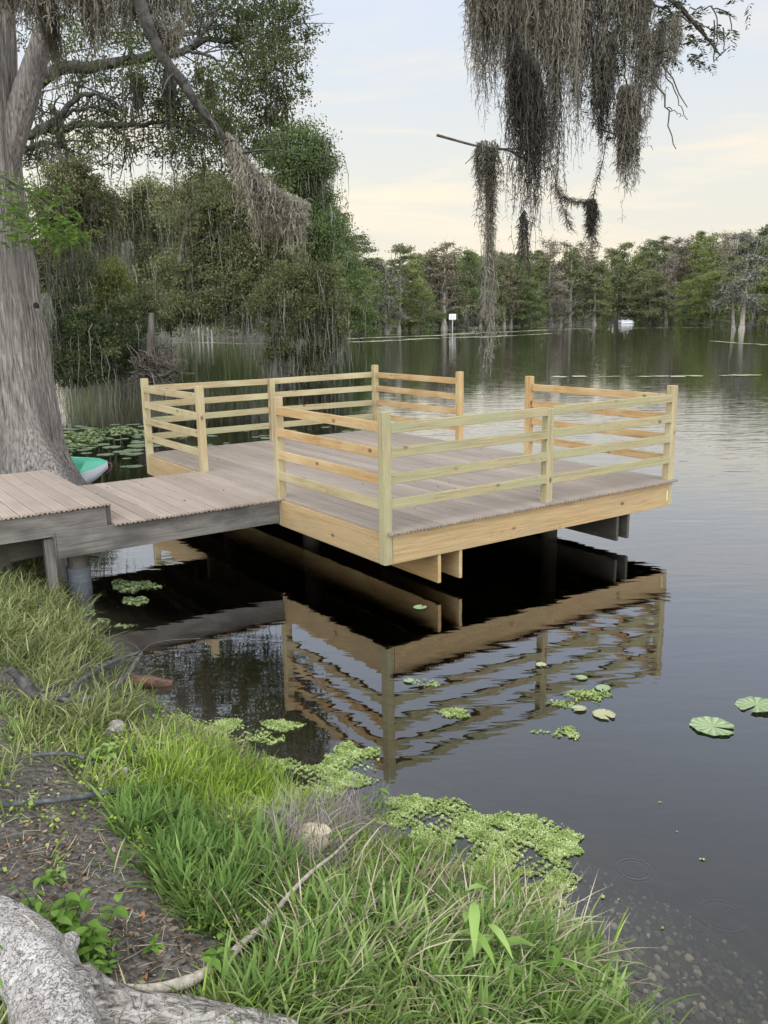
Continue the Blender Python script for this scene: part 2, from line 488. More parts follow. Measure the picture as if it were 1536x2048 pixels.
# stones showing through the shallow water
M_STONE = leaf_mat('bed_stone', [(0, (.06, .055, .04)), (.5, (.09, .08, .055)), (1, (.24, .215, .145))], 0)
sb = MB()
def pebble(b, c, r, rnd, sq=.6):
    sph = [(math.cos(t)*math.cos(p), math.sin(t)*math.cos(p), math.sin(p)) for p in (-.7, .2, .9) for t in np.linspace(0, 6.283, 7)[:-1]] + [(0, 0, 1)]
    V = np.array(sph)*np.array([r, r*rng.uniform(.6, 1), r*sq])*rng.uniform(.85, 1.15, (19, 1))
    an = rng.uniform(0, 6.28); ca, sa = math.cos(an), math.sin(an)
    V = V @ np.array([[ca, sa, 0], [-sa, ca, 0], [0, 0, 1]]) + c
    Q = [(k*6+q, k*6+(q+1) % 6, (k+1)*6+(q+1) % 6, (k+1)*6+q) for k in range(2) for q in range(6)]
    b.quads(V, Q, rnd)
    b.tris(V[12:], [(q, (q+1) % 6, 6) for q in range(6)], rnd)
n = 0
while n < 900:
    px, py = rng.uniform(1080, 1536), rng.uniform(1560, 2200)
    p = at_z(px, py, -.25)
    if shore_dist(p[0], p[1]) > -.06 or shore_dist(p[0], p[1]) < -1.1: continue
    z = float(height(p[0], p[1]))
    pebble(sb, (p[0], p[1], z+.004), rng.uniform(.006, .018)*(1 + .5*(py > 1850)), rng.random()**2.6)
    n += 1
o = sb.build('pebbles', M_STONE, smooth=True)
tag(o, 'pale pebbles on the lake bed seen through shallow water', 'pebbles', kind='stuff')

# ------------------------------------------------------------------ the dock
AX, AY, TH = .0127, 7.438, .6094
L1, L2, ZD, ZP, ZM = 3.972, 5.914, .70, 1.77, 1.655
W_GREEN = wood_mat('treated_pine_greenish', (.33, .275, .155), (.215, .175, .09), (.22, .24, .13), .7)
W_WARM = wood_mat('treated_pine_warm', (.375, .24, .105), (.265, .155, .062), (.42, .34, .19), .6)
W_PALE = wood_mat('treated_pine_pale', (.335, .265, .145), (.24, .178, .09), (.36, .34, .2), .6)
W_FASCIA = wood_mat('treated_pine_fascia', (.375, .262, .13), (.265, .17, .078), (.26, .20, .11), .6)
W_OLD = wood_mat('weathered_grey_board', (.16, .145, .125), (.08, .072, .062), (.04, .036, .032), .85, (.05, .045, .04))
W_DARK = wood_mat('dark_timber', (.085, .075, .06), (.05, .043, .034), (.03, .027, .02), .8)  # darker tone used on joists, piles and posts below the decking
def deck_mat(name, base):
    def col(nt):
        a = noise(nt, objco(nt, (26, .7, 1), False), 2.2, 4, .6)
        c = mixc(nt, ramp_node(nt, a, [(.3, (0, 0, 0)), (.7, (1, 1, 1))]), tuple(x*.80 for x in base), tuple(x*1.14 for x in base))
        at = N(nt, 'ShaderNodeAttribute', attribute_name='rnd')
        c = N(nt, 'ShaderNodeHueSaturation', {'Color': c, 'Value': N(nt, 'ShaderNodeMapRange', {'Value': at.outputs['Fac'], 'To Min': .86, 'To Max': 1.12}).outputs[0]}).outputs[0]
        s = noise(nt, objco(nt, (1.2, .8, 1), False), 1.7, 5, .62)
        c = mixc(nt, ramp_node(nt, s, [(.52, (0, 0, 0)), (.72, (.45,)*3)]), c, tuple(x*.62 for x in base))
        sp = noise(nt, objco(nt, (3, 3, 1), False), 6, 2)
        return mixc(nt, ramp_node(nt, sp, [(.72, (0, 0, 0)), (.78, (.75,)*3)]), c, (.07, .055, .045))
    return surf_mat(name, col, .62, lambda nt: noise(nt, objco(nt, (120, 3, 1), False), 2, 3), .22, .002, .35)
M_DECK = deck_mat('composite_decking', (.228, .186, .148))
M_DECK2 = deck_mat('worn_composite_decking', (.255, .202, .160))

dock = empty('fishing_dock', (AX, AY, 0), TH)
tag(dock, 'new wooden dock with four-rail railings and grey brown decking over the dark water', 'dock')

def box_mesh(name, lx, ly, lz, bev=.003):
    bm = bmesh.new()
    bmesh.ops.create_cube(bm, size=1)
    bmesh.ops.scale(bm, vec=(lx, ly, lz), verts=bm.verts)
    if bev: bmesh.ops.bevel(bm, geom=bm.edges, offset=bev, segments=1, affect='EDGES')
    me = bpy.data.meshes.new(name); bm.to_mesh(me); bm.free()
    return me
def board(name, p0, p1, h, t, mat, parent, side=(0, 0, 1), bev=.003):
    """timber from p0 to p1 (centre line); h along 'side', t across"""
    p0, p1 = Vector(p0), Vector(p1)
    x = (p1-p0).normalized(); s = Vector(side); s = (s - x*s.dot(x)).normalized(); y = s.cross(x)
    me = box_mesh(name, (p1-p0).length, t, h, bev)
    me.materials.append(mat)
    o = bpy.data.objects.new(name, me); COL.objects.link(o); o.parent = parent
    o.matrix_local = Matrix(((x.x, y.x, s.x, (p0.x+p1.x)/2), (x.y, y.y, s.y, (p0.y+p1.y)/2), (x.z, y.z, s.z, (p0.z+p1.z)/2), (0, 0, 0, 1)))
    return o

def decking(name, x0, x1, y0, y1, ztop, mat, bw=.139, gap=.008):
    """composite boards along Y, hollow-grooved underneath so the ends read as a scalloped edge"""
    b = MB(); x = x0
    while x < x1 - .02:
        w = min(bw, x1 - x)
        top = [(x+.004, ztop), (x+w-.004, ztop), (x+w, ztop-.004), (x+w, ztop-.026)]
        bot = []
        for k in range(3):
            c = x + w - w*(k+.5)/3; r = w/6*.72
            for a in np.linspace(0, math.pi, 5):
                bot.append((c + r*math.cos(a), ztop - .026 + .013*math.sin(a)))
        prof = top + bot + [(x, ztop-.026), (x, ztop-.004)]
        n = len(prof); j0 = rng.uniform(-.006, .006)
        V = [(px, y0+j0, pz) for px, pz in prof] + [(px, y1+j0, pz) for px, pz in prof]
        r = rng.random()
        b.quads(V, [(k, (k+1) % n, n+(k+1) % n, n+k) for k in range(n)][::-1], r)
        # end faces: fan from the top edge centre
        for e in (0, 1):
            vv = V[e*n:(e+1)*n] + [(x+w/2, (y0, y1)[e]+j0, ztop-.007)]
            t = [(k, (k+1) % n, n) for k in range(n)]
            b.tris(vv, t if e else [q[::-1] for q in t], r)
        x += bw + gap
    o = b.build(name, mat, dock)
    return o
decking('decking', -.006, L1+.075, -.10, L2+.06, ZD, M_DECK)
decking('gangway_decking', -1.822, -.012, 1.87, 4.03, ZD-.002, M_DECK2)
tag(decking('landing_decking', -7.2, -1.815, 1.965, 4.34, .878, M_DECK2), 'slightly higher worn landing decking beside the cypress')

P4 = .089
def post(x, y, z0, z1, mat):
    return board('railing_post', (x, y, z0), (x, y, z1), P4, P4, mat, dock, side=(0, 1, 0), bev=.005)
tF, tG, tH, tI, tM = 3.983, 1.949, 3.713, 2.262, 2.01
post(0, 0, .392, ZP, W_GREEN); post(L1, 0, .40, ZP, W_PALE); post(0, L2, .40, ZP, W_PALE); post(L1, L2, .40, ZP+.02, W_PALE)
post(0, tG, .40, ZP, W_PALE); post(0, tF, ZD-.02, ZP, W_PALE); post(L1, tH, .40, ZP, W_WARM); post(L1, tI, .40, ZP, W_WARM)
post(tM, -.0, ZD-.02, ZM, W_GREEN); post(tM, L2, ZD-.02, ZM+.01, W_PALE)
h2 = P4/2
def rails(p, q, axis, off, mats, inset=h2):
    for k, zt in enumerate((1.673, 1.445, 1.214, .983)):
        zc = zt - .0445
        j = [rng.uniform(-.008, .008) for _ in range(2)]
        a = [off, p + inset, zc+j[0]] if axis == 'y' else [p + inset, off, zc+j[0]]
        c = [off, q - inset, zc+j[1]] if axis == 'y' else [q - inset, off, zc+j[1]]
        board('rail', a, c, .089, .038, mats[k], dock)
rails(0, tG, 'y', -.0235, [W_WARM, W_WARM, W_WARM, W_PALE])
rails(tF, L2, 'y', -.0235, [W_PALE]*4)
rails(0, tM, 'x', -.0235, [W_GREEN]*4); rails(tM, L1, 'x', -.0235, [W_GREEN]*4)
rails(0, tM, 'x', L2+.0235, [W_PALE, W_PALE, W_GREEN, W_GREEN]); rails(tM, L1, 'x', L2+.0235, [W_PALE, W_PALE, W_GREEN, W_GREEN])
rails(tH, L2, 'y', L1+.0235, [W_WARM]*4); rails(0, tI, 'y', L1+.0235, [W_WARM]*4)
# fascia boards
zc, fh = .5335, .278
board('fascia_board', (h2+.001, -.030, zc), (L1-h2-.001, -.030, zc), fh, .038, W_FASCIA, dock)
board('fascia_board', (-.022, h2+.001, zc), (-.022, tG-h2-.001, zc), fh, .038, W_FASCIA, dock)
board('fascia_board', (-.022, tG+h2+.001, zc), (-.022, L2-h2-.001, zc), fh, .038, W_FASCIA, dock)
board('fascia_board', (h2+.001, L2+.022, zc), (L1-h2-.001, L2+.022, zc), fh, .038, W_FASCIA, dock)
board('fascia_board', (L1+.022, h2+.001, zc), (L1+.022, L2-h2-.001, zc), fh, .038, W_FASCIA, dock)
gf = board('fascia_board', (-2.36, 1.93, .55), (-.05, 1.93, .55), .245, .040, W_OLD, dock); tag(gf, 'weathered grey gangway fascia')
gf = board('fascia_board', (-2.36, 3.96, .55), (-.05, 3.96, .55), .245, .040, W_OLD, dock); tag(gf, 'weathered grey gangway fascia')
gf = board('fascia_board', (-7.1, 2.02, .735), (-1.86, 2.02, .735), .225, .040, W_OLD, dock); tag(gf, 'weathered grey landing fascia')
gf = board('fascia_board', (-1.838, 2.0, .748), (-1.838, 4.27, .748), .20, .038, W_DARK, dock); tag(gf, 'dark step riser board')
gf = board('fascia_board', (-7.1, 4.295, .735), (-1.86, 4.295, .735), .225, .040, W_OLD, dock)
# paired beams below, running under the joists
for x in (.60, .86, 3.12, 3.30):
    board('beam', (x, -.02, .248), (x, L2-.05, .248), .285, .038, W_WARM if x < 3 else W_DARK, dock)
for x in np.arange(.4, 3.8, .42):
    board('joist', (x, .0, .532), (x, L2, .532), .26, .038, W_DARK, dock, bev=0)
for x in np.arange(-2.1, -.1, .5):
    board('joist', (x, 1.96, .545), (x, 3.93, .545), .22, .038, W_DARK, dock, bev=0)
def piling(name, x, y, z1, r, mat, z0=-2.4):
    b = MB(); b.tube([(0, 0, z0), (0, 0, 0), (0, 0, z1)], [r*1.06, r*1.02, r], 14)
    return b.build(name, mat, dock, True, loc=(x, y, 0))
M_SLEEVE = surf_mat('pile_sleeve', lambda nt: ramp_node(nt, noise(nt, objco(nt, (1, 1, 3)), 5, 4), [(.3, (.035, .04, .045)), (.7, (.085, .095, .10))]), .6)
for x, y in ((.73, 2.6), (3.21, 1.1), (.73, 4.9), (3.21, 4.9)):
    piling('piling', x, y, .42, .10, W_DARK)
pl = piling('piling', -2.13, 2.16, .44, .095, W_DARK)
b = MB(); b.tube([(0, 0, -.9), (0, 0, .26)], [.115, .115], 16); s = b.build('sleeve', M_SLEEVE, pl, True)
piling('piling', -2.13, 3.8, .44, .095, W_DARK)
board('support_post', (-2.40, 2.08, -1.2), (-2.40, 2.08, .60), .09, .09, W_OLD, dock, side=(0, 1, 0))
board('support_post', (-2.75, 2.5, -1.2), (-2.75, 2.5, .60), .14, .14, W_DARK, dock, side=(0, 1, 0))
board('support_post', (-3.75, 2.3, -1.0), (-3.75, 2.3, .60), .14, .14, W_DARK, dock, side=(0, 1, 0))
board('support_post', (-5.2, 2.2, -1.0), (-5.2, 2.2, .60), .14, .14, W_DARK, dock, side=(0, 1, 0))
b = MB(); b.tube([(0, 0, -.6), (0, 0, .62)], .022, 8); b.build('pipe', M_SLEEVE, dock, True, loc=(-3.15, 2.12, 0))
board('cross_brace', (-3.6, 2.45, .35), (-2.3, 2.45, .45), .18, .04, W_DARK, dock)
# joist hanger bracket by the right corner post
M_STEEL = surf_mat('galvanised', lambda nt: (.55, .50, .22), .5)
bk = bpy.data.objects.new('bracket', box_mesh('bracket', .018, .006, .12, .001)); bk.data.materials.append(M_STEEL)
COL.objects.link(bk); bk.parent = dock; bk.location = (L1-.058, -.053, .52)
# ------------------------------------------------------------------ trees
def bark_mat(name, light, dark, vs=(14, 14, 1.3), bump=.8, dist=.03, patches=None):
    def col(nt):
        v = objco(nt, vs)
        a = noise(nt, v, 1.6, 6, .65, .4)
        c = ramp_node(nt, a, [(.36, dark), (.5, tuple((x+y)/2 for x, y in zip(light, dark))), (.62, light)])
        lo = noise(nt, objco(nt, (1, 1, .6)), 1.3, 4)
        c = mixc(nt, ramp_node(nt, lo, [(.4, (0, 0, 0)), (.7, (.55,)*3)]), c, tuple(x*.55 for x in light))
        if patches:
            p = noise(nt, objco(nt, (3, 3, 3)), 3, 5, .65)
            c = mixc(nt, ramp_node(nt, p, [(.5, (0, 0, 0)), (.62, (.8,)*3)]), c, patches)
        return c
    return surf_mat(name, col, .95, lambda nt: noise(nt, objco(nt, vs), 1.6, 6, .65, .4), bump, dist, .1)
M_CYP = bark_mat('cypress_bark', (.31, .277, .243), (.045, .04, .034), (26, 26, 1.6), 1.0, .05)
M_LIMB = bark_mat('dark_limb_bark', (.075, .069, .062), (.022, .02, .018), (6, 6, 6), .6, .03, (.09, .088, .075))
M_PALEBARK = bark_mat('pale_trunk_bark', (.31, .285, .24), (.13, .118, .098), (5, 5, .7), .3, .03)
M_DARKBARK = bark_mat('brown_trunk_bark', (.13, .115, .095), (.05, .043, .036), (5, 5, .7), .3, .03)
M_TWIG = bark_mat('bare_twig', (.10, .085, .07), (.04, .034, .03), (20, 20, 20), .3, .004)
G = lambda r, g, b: (r, g, b)
M_MOSS = leaf_mat('spanish_moss', [(0, (.075, .067, .051)), (.45, (.152, .138, .105)), (.8, (.25, .228, .178)), (1, (.34, .315, .255))], .25)
M_MOSS_D = leaf_mat('dark_spanish_moss', [(0, (.03, .027, .022)), (.5, (.075, .068, .055)), (1, (.15, .14, .115))], .2)
M_MOSS_F = leaf_mat('far_spanish_moss', [(0, (.10, .10, .08)), (.5, (.17, .17, .14)), (1, (.27, .27, .225))], .25)
M_OAK = leaf_mat('oak_leaf', [(0, (0.039, 0.049, 0.022)), (.5, (0.076, 0.091, 0.037)), (.85, (0.122, 0.140, 0.055)), (1, (0.183, 0.189, 0.085))], .4)
M_MID = [leaf_mat('overhang_leaf_'+n, st, .3) for n, st in (
    ('olive', [(0, (.055, .058, .026)), (.5, (.118, .124, .056)), (.85, (.175, .178, .082)), (1, (.25, .24, .13))]),
    ('dark', [(0, (.032, .042, .018)), (.5, (.070, .088, .040)), (.85, (.118, .135, .062)), (1, (.18, .19, .10))]),
    ('green', [(0, (.045, .066, .026)), (.5, (.095, .130, .050)), (.85, (.145, .185, .072)), (1, (.20, .235, .10))]),
    ('brown', [(0, (0.065, 0.052, 0.036)), (.5, (0.130, 0.107, 0.078)), (.85, (0.182, 0.156, 0.111)), (1, (0.260, 0.221, 0.156))]))]
M_SPRIG = leaf_mat('fresh_cypress_needles', [(0, (.05, .085, .018)), (.5, (.10, .16, .035)), (1, (.17, .24, .06))], .4)

def limb_path(P, D, n=24):
    return smooth_path([at_d(x, y, d) for (x, y), d in zip(P, D if hasattr(D, '__len__') else [D]*len(P))], n)
def blob(b, c, rx, ry, rz, nsub, per, leaf, rsub, moss=None, mossn=0, mlen=(.6, 2.0), shell=.55, down=.3, mw=.05):
    """a leafy mass: sub-clumps spread through an ellipsoid, leaves through each clump"""
    u = rng.normal(size=(nsub, 3)); u /= np.linalg.norm(u, axis=1)[:, None]
    r = rng.uniform(shell, 1.0, nsub)**.7*np.where(rng.random(nsub) < .3, rng.uniform(1, 1.45, nsub), 1)
    C = np.asarray(c) + u*r[:, None]*np.array([rx, ry, rz])
    rs = rsub*rng.uniform(.5, 1.35, nsub)*np.where(r > 1, .6, 1)
    tone = np.clip(rng.normal(.45, .2, nsub), 0, .95)
    m = rng.poisson(per, nsub)
    idx = np.repeat(np.arange(nsub), m); n = len(idx)
    P = C[idx] + np.clip(rng.normal(size=(n, 3)), -1.7, 1.7)*(rs[idx]*.55)[:, None]*np.array([1, 1, .62])
    L = leaf*rng.uniform(.6, 1.4, n)
    dirs = rng.normal(size=(n, 3)) + np.array([0, 0, -down])
    b.leaves(P, L, L*.48, np.clip(tone[idx] + rng.normal(0, .12, n), 0, 1), dirs)
    if moss is not None and mossn:
        k = rng.integers(0, nsub, mossn)
        A = C[k] + rng.normal(size=(mossn, 3))*(rs[k]*.6)[:, None]*np.array([1, 1, .4])
        moss.append(A)
    return C

# ---- the big bald cypress beside the landing
TD = 13.0
cy_base = at_d(6, 960, TD); cy_base[2] = .05
cypress = empty('bald_cypress', cy_base)
tag(cypress, 'huge grey barked cypress with flared base beside the landing', 'tree')
b = MB()
zs = np.concatenate([np.linspace(-.6, 2.2, 50), np.linspace(2.3, 11.5, 90)])
cx_ = np.interp(zs, [-.6, .8, 1.35, 2.9, 4.45, 5.6, 7.0, 11.5], [0, .03, .06, .07, .08, .20, .34, .60])
rad = np.interp(zs, [-.6, 0, .35, .7, 1.1, 1.7, 2.9, 4.45, 5.6, 7.2, 11.5], [1.45, 1.15, 1.0, .90, .84, .79, .73, .64, .58, .52, .40])
ph = rng.uniform(0, 6.28, 3)
def flute(i, ang):
    w = np.interp(zs[i], [-.6, .6, 1.8, 4], [.20, .12, .05, .022])
    z = zs[i]
    strip = np.sin(ang*19 + .8*np.sin(z*1.3))*.012 + np.sin(ang*43 + 1.2*np.sin(z*2.1))*.010 + np.sin(ang*71 + z*3 + np.sin(z*5))*.006 + rng.normal(0, .004, len(ang))
    da = (ang + .55 + np.pi) % (2*np.pi) - np.pi
    root = .52*np.clip((1.5 - z)/1.5, 0, 1.3)**1.5*np.exp(-(da/.33)**2)/np.interp(z, [0, 1.5], [1.1, .85])
    return 1 + root + w*(np.cos(5*ang + ph[0] + .15*z)*.6 + np.cos(8*ang + ph[1])*.4) + strip + .012*np.sin(z*6 + ang*3)
b.tube(np.stack([cx_, 0*zs, zs], 1), rad, 220, True, 0, flute)
def rel(p): return np.asarray(p) - cy_base
lp = np.stack([rel(p) for p in limb_path([(-20, 420), (14, 310), (44, 215), (66, 140), (84, 75), (100, 0), (125, -170)], [13.0, 12.95, 12.9, 12.85, 12.75, 12.7, 12.5])])
b.tube(lp, np.interp(np.arange(len(lp)), [0, 9, 14, len(lp)-1], [.21, .18, .135, .11]), 40, True, 0, lambda i, a: 1 + .035*np.sin(a*11) + .02*np.sin(a*6+i*.5))
b.build('trunk', M_CYP, cypress, True)
b = MB()
kp = rel(at_d(72, 612, 12.55))
pebble(b, kp, .055, 0, 1)
b.build('knothole', surf_mat('knothole_dark', lambda nt: (.012, .01, .009), .95), cypress, True)
# the long slanting branch that carries the moss clump
br_P = [(262, -40), (300, 60), (328, 118), (362, 160), (398, 215), (432, 255), (460, 292), (500, 335), (545, 372)]
br_D = np.linspace(10.2, 11.2, len(br_P))
brp = limb_path(br_P, br_D, 40)
b = MB()
b.tube(brp - cy_base, np.interp(np.arange(40), [0, 20, 39], [.07, .052, .018]), 10, True, 0, lambda i, a: 1 + .06*np.sin(a*3+i*.9))
for k in range(16):
    i0 = rng.integers(8, 39); p = brp[i0] - cy_base
    d = np.array([rng.uniform(-.4, .9), rng.uniform(-.5, .5), rng.uniform(-.7, .2)])*rng.uniform(.5, 1.1)
    b.tube(smooth_path([p, p+d*.5+[0, 0, .06], p+d], 7), np.linspace(.016, .004, 7), 5)
# off the top-left: the branch that hangs above the frame and carries the curtains
b.build('branch', M_LIMB, cypress, True); b = MB()
b.tube(limb_path([(-60, -150), (40, -70), (180, -60), (300, -75), (420, -110)], [11.5, 11.2, 11, 10.8, 10.6], 24) - cy_base, np.linspace(.12, .05, 24), 10)
# the low branch with the fresh green sprays in front of the trunk
sp_P = limb_path([(-70, 345), (0, 352), (40, 372), (80, 400), (130, 445)], [11.9, 11.6, 11.5, 11.4, 11.2], 20)
b.build('branch', M_LIMB, cypress, True); b = MB()
b.tube(sp_P - cy_base, np.linspace(.03, .006, 20), 6)
b.build('branch', M_LIMB, cypress, True)
b = MB()
def spray(b, P0, dirv, n, L, leafL, rnd0):
    """flat feathery cypress spray: needles on both sides of a drooping twig"""
    dirv = dirv/np.linalg.norm(dirv)
    s = np.cross(dirv, [0, 0, 1.0]); s /= np.linalg.norm(s) + 1e-9
    t = np.linspace(.1, 1, n)
    base = P0 + dirv*(t*L)[:, None] - np.array([0, 0, 1.])*(t**2*L*.25)[:, None]
    for sg in (-1, 1):
        d = dirv*.6 + s*sg*.9 + rng.normal(size=(n, 3))*.15
        d /= np.linalg.norm(d, axis=1)[:, None]
        l = leafL*(1.15 - .6*t)
        b.leaves(base + d*l[:, None]/2, l, l*.22, np.clip(rnd0 + rng.normal(0, .15, n), 0, 1), d)
for (px, py, D, n, rr) in ((30, 365, 11.6, 26, .5), (15, 400, 11.5, 24, .5), (60, 430, 11.4, 38, .55), (95, 450, 11.2, 36, .55), (130, 462, 11.1, 18, .4), (10, 440, 11.5, 18, .45), (40, 470, 11.4, 14, .5)):
    c = at_d(px, py, D) - cy_base
    for k in range(n):
        p = c + rng.normal(size=3)*np.array([rr*.5, .3, rr*.16])
        spray(b, p, np.array([rng.uniform(-.4, 1), rng.uniform(-.6, .6), rng.uniform(-.35, .05)]), 13, rng.uniform(.14, .28), .085, rng.uniform(.25, .7))
b.build('foliage', M_SPRIG, cypress)

# ---- moss curtains: each hanging clump is a thing of its own
def moss_thing(label, anchors, lengths, K=22, width=.02, sway=.03, mat=M_MOSS, curls=0, curl_len=.05, curl_w=.006, tone=.5, group=None, parent=None, name='spanish_moss', tvar=.16, extra=None):
    A = np.asarray(anchors); n = len(A)
    b = MB()
    org = A.mean(axis=0)
    # tone varies by tress, not by strand
    tz = np.clip(tone + .5*tvar*np.sin(A[:, 0]*9+A[:, 1]*5) + rng.normal(0, tvar, n), 0, 1)
    P = b.strands(A, lengths, K, width*rng.uniform(.6, 1.4, n), sway, tz)
    if curls:
        i = rng.integers(0, n, curls); k = rng.uniform(0.1, 1, curls)*(K-1); k0 = k.astype(int); f = (k-k0)[:, None]
        p = P[i, k0]*(1-f) + P[i, np.minimum(k0+1, K)]*f
        b.arcs(p, curl_len*rng.uniform(.4, 1.5, curls), curl_w*rng.uniform(.6, 1.2, curls), np.clip(tz[i] + rng.normal(0, .1, curls), 0, 1))
    if extra: extra(b)
    o = b.build(name, mat, parent, origin=org if parent is None else None)
    if parent is None: tag(o, label, 'spanish moss', group)
    return o
def curtain(spec, D, dens, depth=.35):
    """anchors under a wavy support: spec = list of (px, top_y, bottom_y)"""
    xs = [s[0] for s in spec]
    A, Ls = [], []
    n = int(dens)
    for px in rng.uniform(xs[0], xs[-1], n):
        ty = np.interp(px, xs, [s[1] for s in spec]); by = np.interp(px, xs, [s[2] for s in spec])
        d = D + rng.uniform(-depth, depth)
        a = at_d(px, ty + rng.uniform(-6, 6), d); e = at_d(px, by, d)
        tress = .45 + .55*abs(math.sin(px*.19 + D) * math.sin(px*.083 + 2*D))**.6
        A.append(a); Ls.append((a[2]-e[2])*tress*(.30 + .70*rng.random()**.8))
    return np.array(A), np.array(Ls)
A, Ls = curtain([(-30, -60, 70), (40, -60, 85), (95, -60, 110), (120, -60, 60), (170, -60, 130), (190, -55, 240), (215, -60, 90), (270, -60, 120), (330, -60, 110), (372, -60, 60)], 11, 1150, .5)
moss_thing('wide grey moss curtain hanging along the top left above the cypress fork', A, Ls, 22, .022, .05, curls=9000, curl_len=.09, curl_w=.010, tone=.42)
A, Ls = curtain([(80, 0, 60), (94, 0, 270), (104, 0, 330), (112, 0, 90)], 11.6, 120, .12)
moss_thing('single narrow moss rope hanging beside the cypress trunk', A, Ls, 22, .020, .04, curls=1200, curl_len=.09, curl_w=.010, tone=.35)
A, Ls = curtain([(452, 268, 360), (474, 290, 470), (498, 325, 540), (520, 350, 560), (540, 365, 570), (558, 380, 520), (580, 390, 545), (602, 400, 590), (612, 405, 450)], 11.1, 620, .3)
k = rng.random(len(A)) < .7
moss_thing('long ragged moss clump with reddish core on the slanting bare branch', A[k], Ls[k]*(.6 + .4*rng.random(k.sum())), 24, .017, .05, curls=6500, curl_len=.09, curl_w=.010, tone=.62)
A, Ls = curtain([(300, 30, 120), (330, 60, 150), (348, 60, 150), (360, 40, 75)], 10.6, 160, .2)
moss_thing('short moss tuft at the top of the slanting branch', A, Ls, 20, .02, .04, curls=1800, curl_len=.08, curl_w=.010, tone=.38)

# ---- the live oak whose limbs fill the upper left
OD = 23.0
oak_base = np.array([-12.5, 24.5, .3])
oak = empty('live_oak', oak_base)
tag(oak, 'spreading oak with dark limbs behind the big cypress', 'tree')
b = MB()
b.tube(smooth_path([oak_base-oak_base, [.1, 0, 2.5], [.5, -.3, 5.5], [.9, -.5, 8.5], [1.4, -.5, 12], [2.2, -.3, 15]], 30), np.linspace(.55, .22, 30), 20)
b.build('trunk', M_LIMB, oak, True)
limbs = [([(-60, 240), (50, 182), (92, 152), (130, 134), (185, 132), (232, 128), (275, 113), (318, 112), (352, 104), (385, 92), (412, 80), (452, 79), (472, 84)], (.24, .06)),
         ([(385, 92), (400, 72), (420, 45), (440, 10)], (.09, .04)), ([(352, 104), (400, 104), (430, 120), (455, 145), (480, 165)], (.06, .02)),
         ([(452, 79), (478, 100), (492, 130), (512, 160)], (.05, .015)), ([(452, 79), (490, 70), (530, 72)], (.045, .015)),
         ([(240, 128), (262, 106), (258, 80), (250, 40)], (.06, .02)),
         ([(-40, 290), (50, 268), (80, 258), (112, 240), (125, 225), (155, 196), (185, 188), (215, 196), (240, 215)], (.17, .03)),
         ([(80, 258), (120, 262), (150, 248), (195, 246), (240, 250), (300, 246), (345, 250), (400, 262)], (.14, .04)),
         ([(115, 236), (140, 226), (180, 217), (215, 222)], (.07, .02)), ([(155, 196), (158, 172), (165, 150)], (.05, .02)),
         ([(-30, 320), (48, 299), (75, 290), (95, 288), (140, 300)], (.13, .04)), ([(45, 305), (70, 312), (90, 330)], (.05, .02)),
         ([(225, 255), (250, 275), (275, 300)], (.05, .015)), ([(150, 262), (180, 270), (195, 300)], (.04, .012)),
         ([(55, 185), (70, 210), (85, 225), (78, 245)], (.06, .03)), ([(60, 180), (68, 205), (62, 235)], (.04, .015)),
         ([(330, 245), (380, 260), (430, 280), (470, 300)], (.06, .015))]
for P, (r0, r1) in limbs:
    b = MB()
    p = limb_path(P, OD + rng.uniform(-.8, .8), 26)
    p[1:-1, 2] += rng.normal(0, .03, 24)
    b.tube(p - oak_base, np.linspace(r0*.78, r1*.78, 26), 9, True, 0, lambda i, a: 1 + .06*np.sin(a*3+i))
    # fine twigs
    for k in range(14):
        q = p[rng.integers(5, 26)] - oak_base; d = rng.normal(size=3)*np.array([.7, .5, .55])
        b.tube(smooth_path([q, q+d*.5+rng.normal(size=3)*.12, q+d*1.1], 6), np.linspace(.02, .005, 6), 4, False)
    b.build('limb', M_LIMB, oak, True)
b = MB(); mo = []
for (px, py, rx, rz, ns, per) in ((470, 25, 1.3, .9, 34, 60), (540, 20, 1.0, .9, 30, 60), (420, 20, 1.0, .7, 20, 50), (560, 110, .7, .9, 24, 50), (535, 170, .8, .8, 26, 50), (575, 60, .5, .6, 14, 44), (560, 210, .6, .5, 14, 40), (500, 130, .8, .8, 18, 44),
        (505, 235, .9, .6, 18, 46), (440, 165, .9, .7, 16, 40), (390, 175, .9, .5, 15, 44), (345, 190, .9, .6, 16, 44), (330, 225, .8, .4, 14, 46), (375, 245, 1.0, .6, 24, 60), (440, 240, .9, .6, 20, 50), (480, 280, .9, .5, 18, 50),
        (240, 250, .9, .3, 12, 36), (215, 218, .5, .25, 12, 60), (150, 290, 1.0, .4, 12, 30), (240, 300, 1.0, .4, 14, 32), (330, 295, 1.1, .5, 18, 40), (410, 310, 1.0, .5, 20, 46), (90, 310, .7, .4, 10, 30), (200, 150, .9, .3, 11, 32), (265, 150, .9, .35, 12, 32),
        (300, 170, .7, .5, 12, 40), (130, 160, .7, .4, 8, 28), (90, 110, .9, .5, 12, 34), (170, 80, 1.2, .5, 18, 40), (270, 60, 1.2, .6, 22, 46), (350, 40, 1.1, .6, 20, 46), (230, 20, 1.4, .5, 20, 44), (110, 40, 1.1, .6, 16, 40), (60, 250, .5, .5, 8, 28), (260, 195, .6, .4, 9, 34), (500, 60, 1.0, .6, 18, 50)):
    blob(b, at_d(px, py, OD + rng.uniform(-1.6, 1.6)), rx, 1.3, rz, int(ns*1.35), int(per*1.35), .078, .40, mo, 7, shell=.1)
b.V = [v - oak_base for v in b.V]
b.build('crown', M_OAK, oak)
A = np.vstack(mo); b = MB()
b.strands(A - oak_base, rng.uniform(.4, 1.6, len(A)), 8, .04, .06, rng.uniform(.1, .6, len(A)))
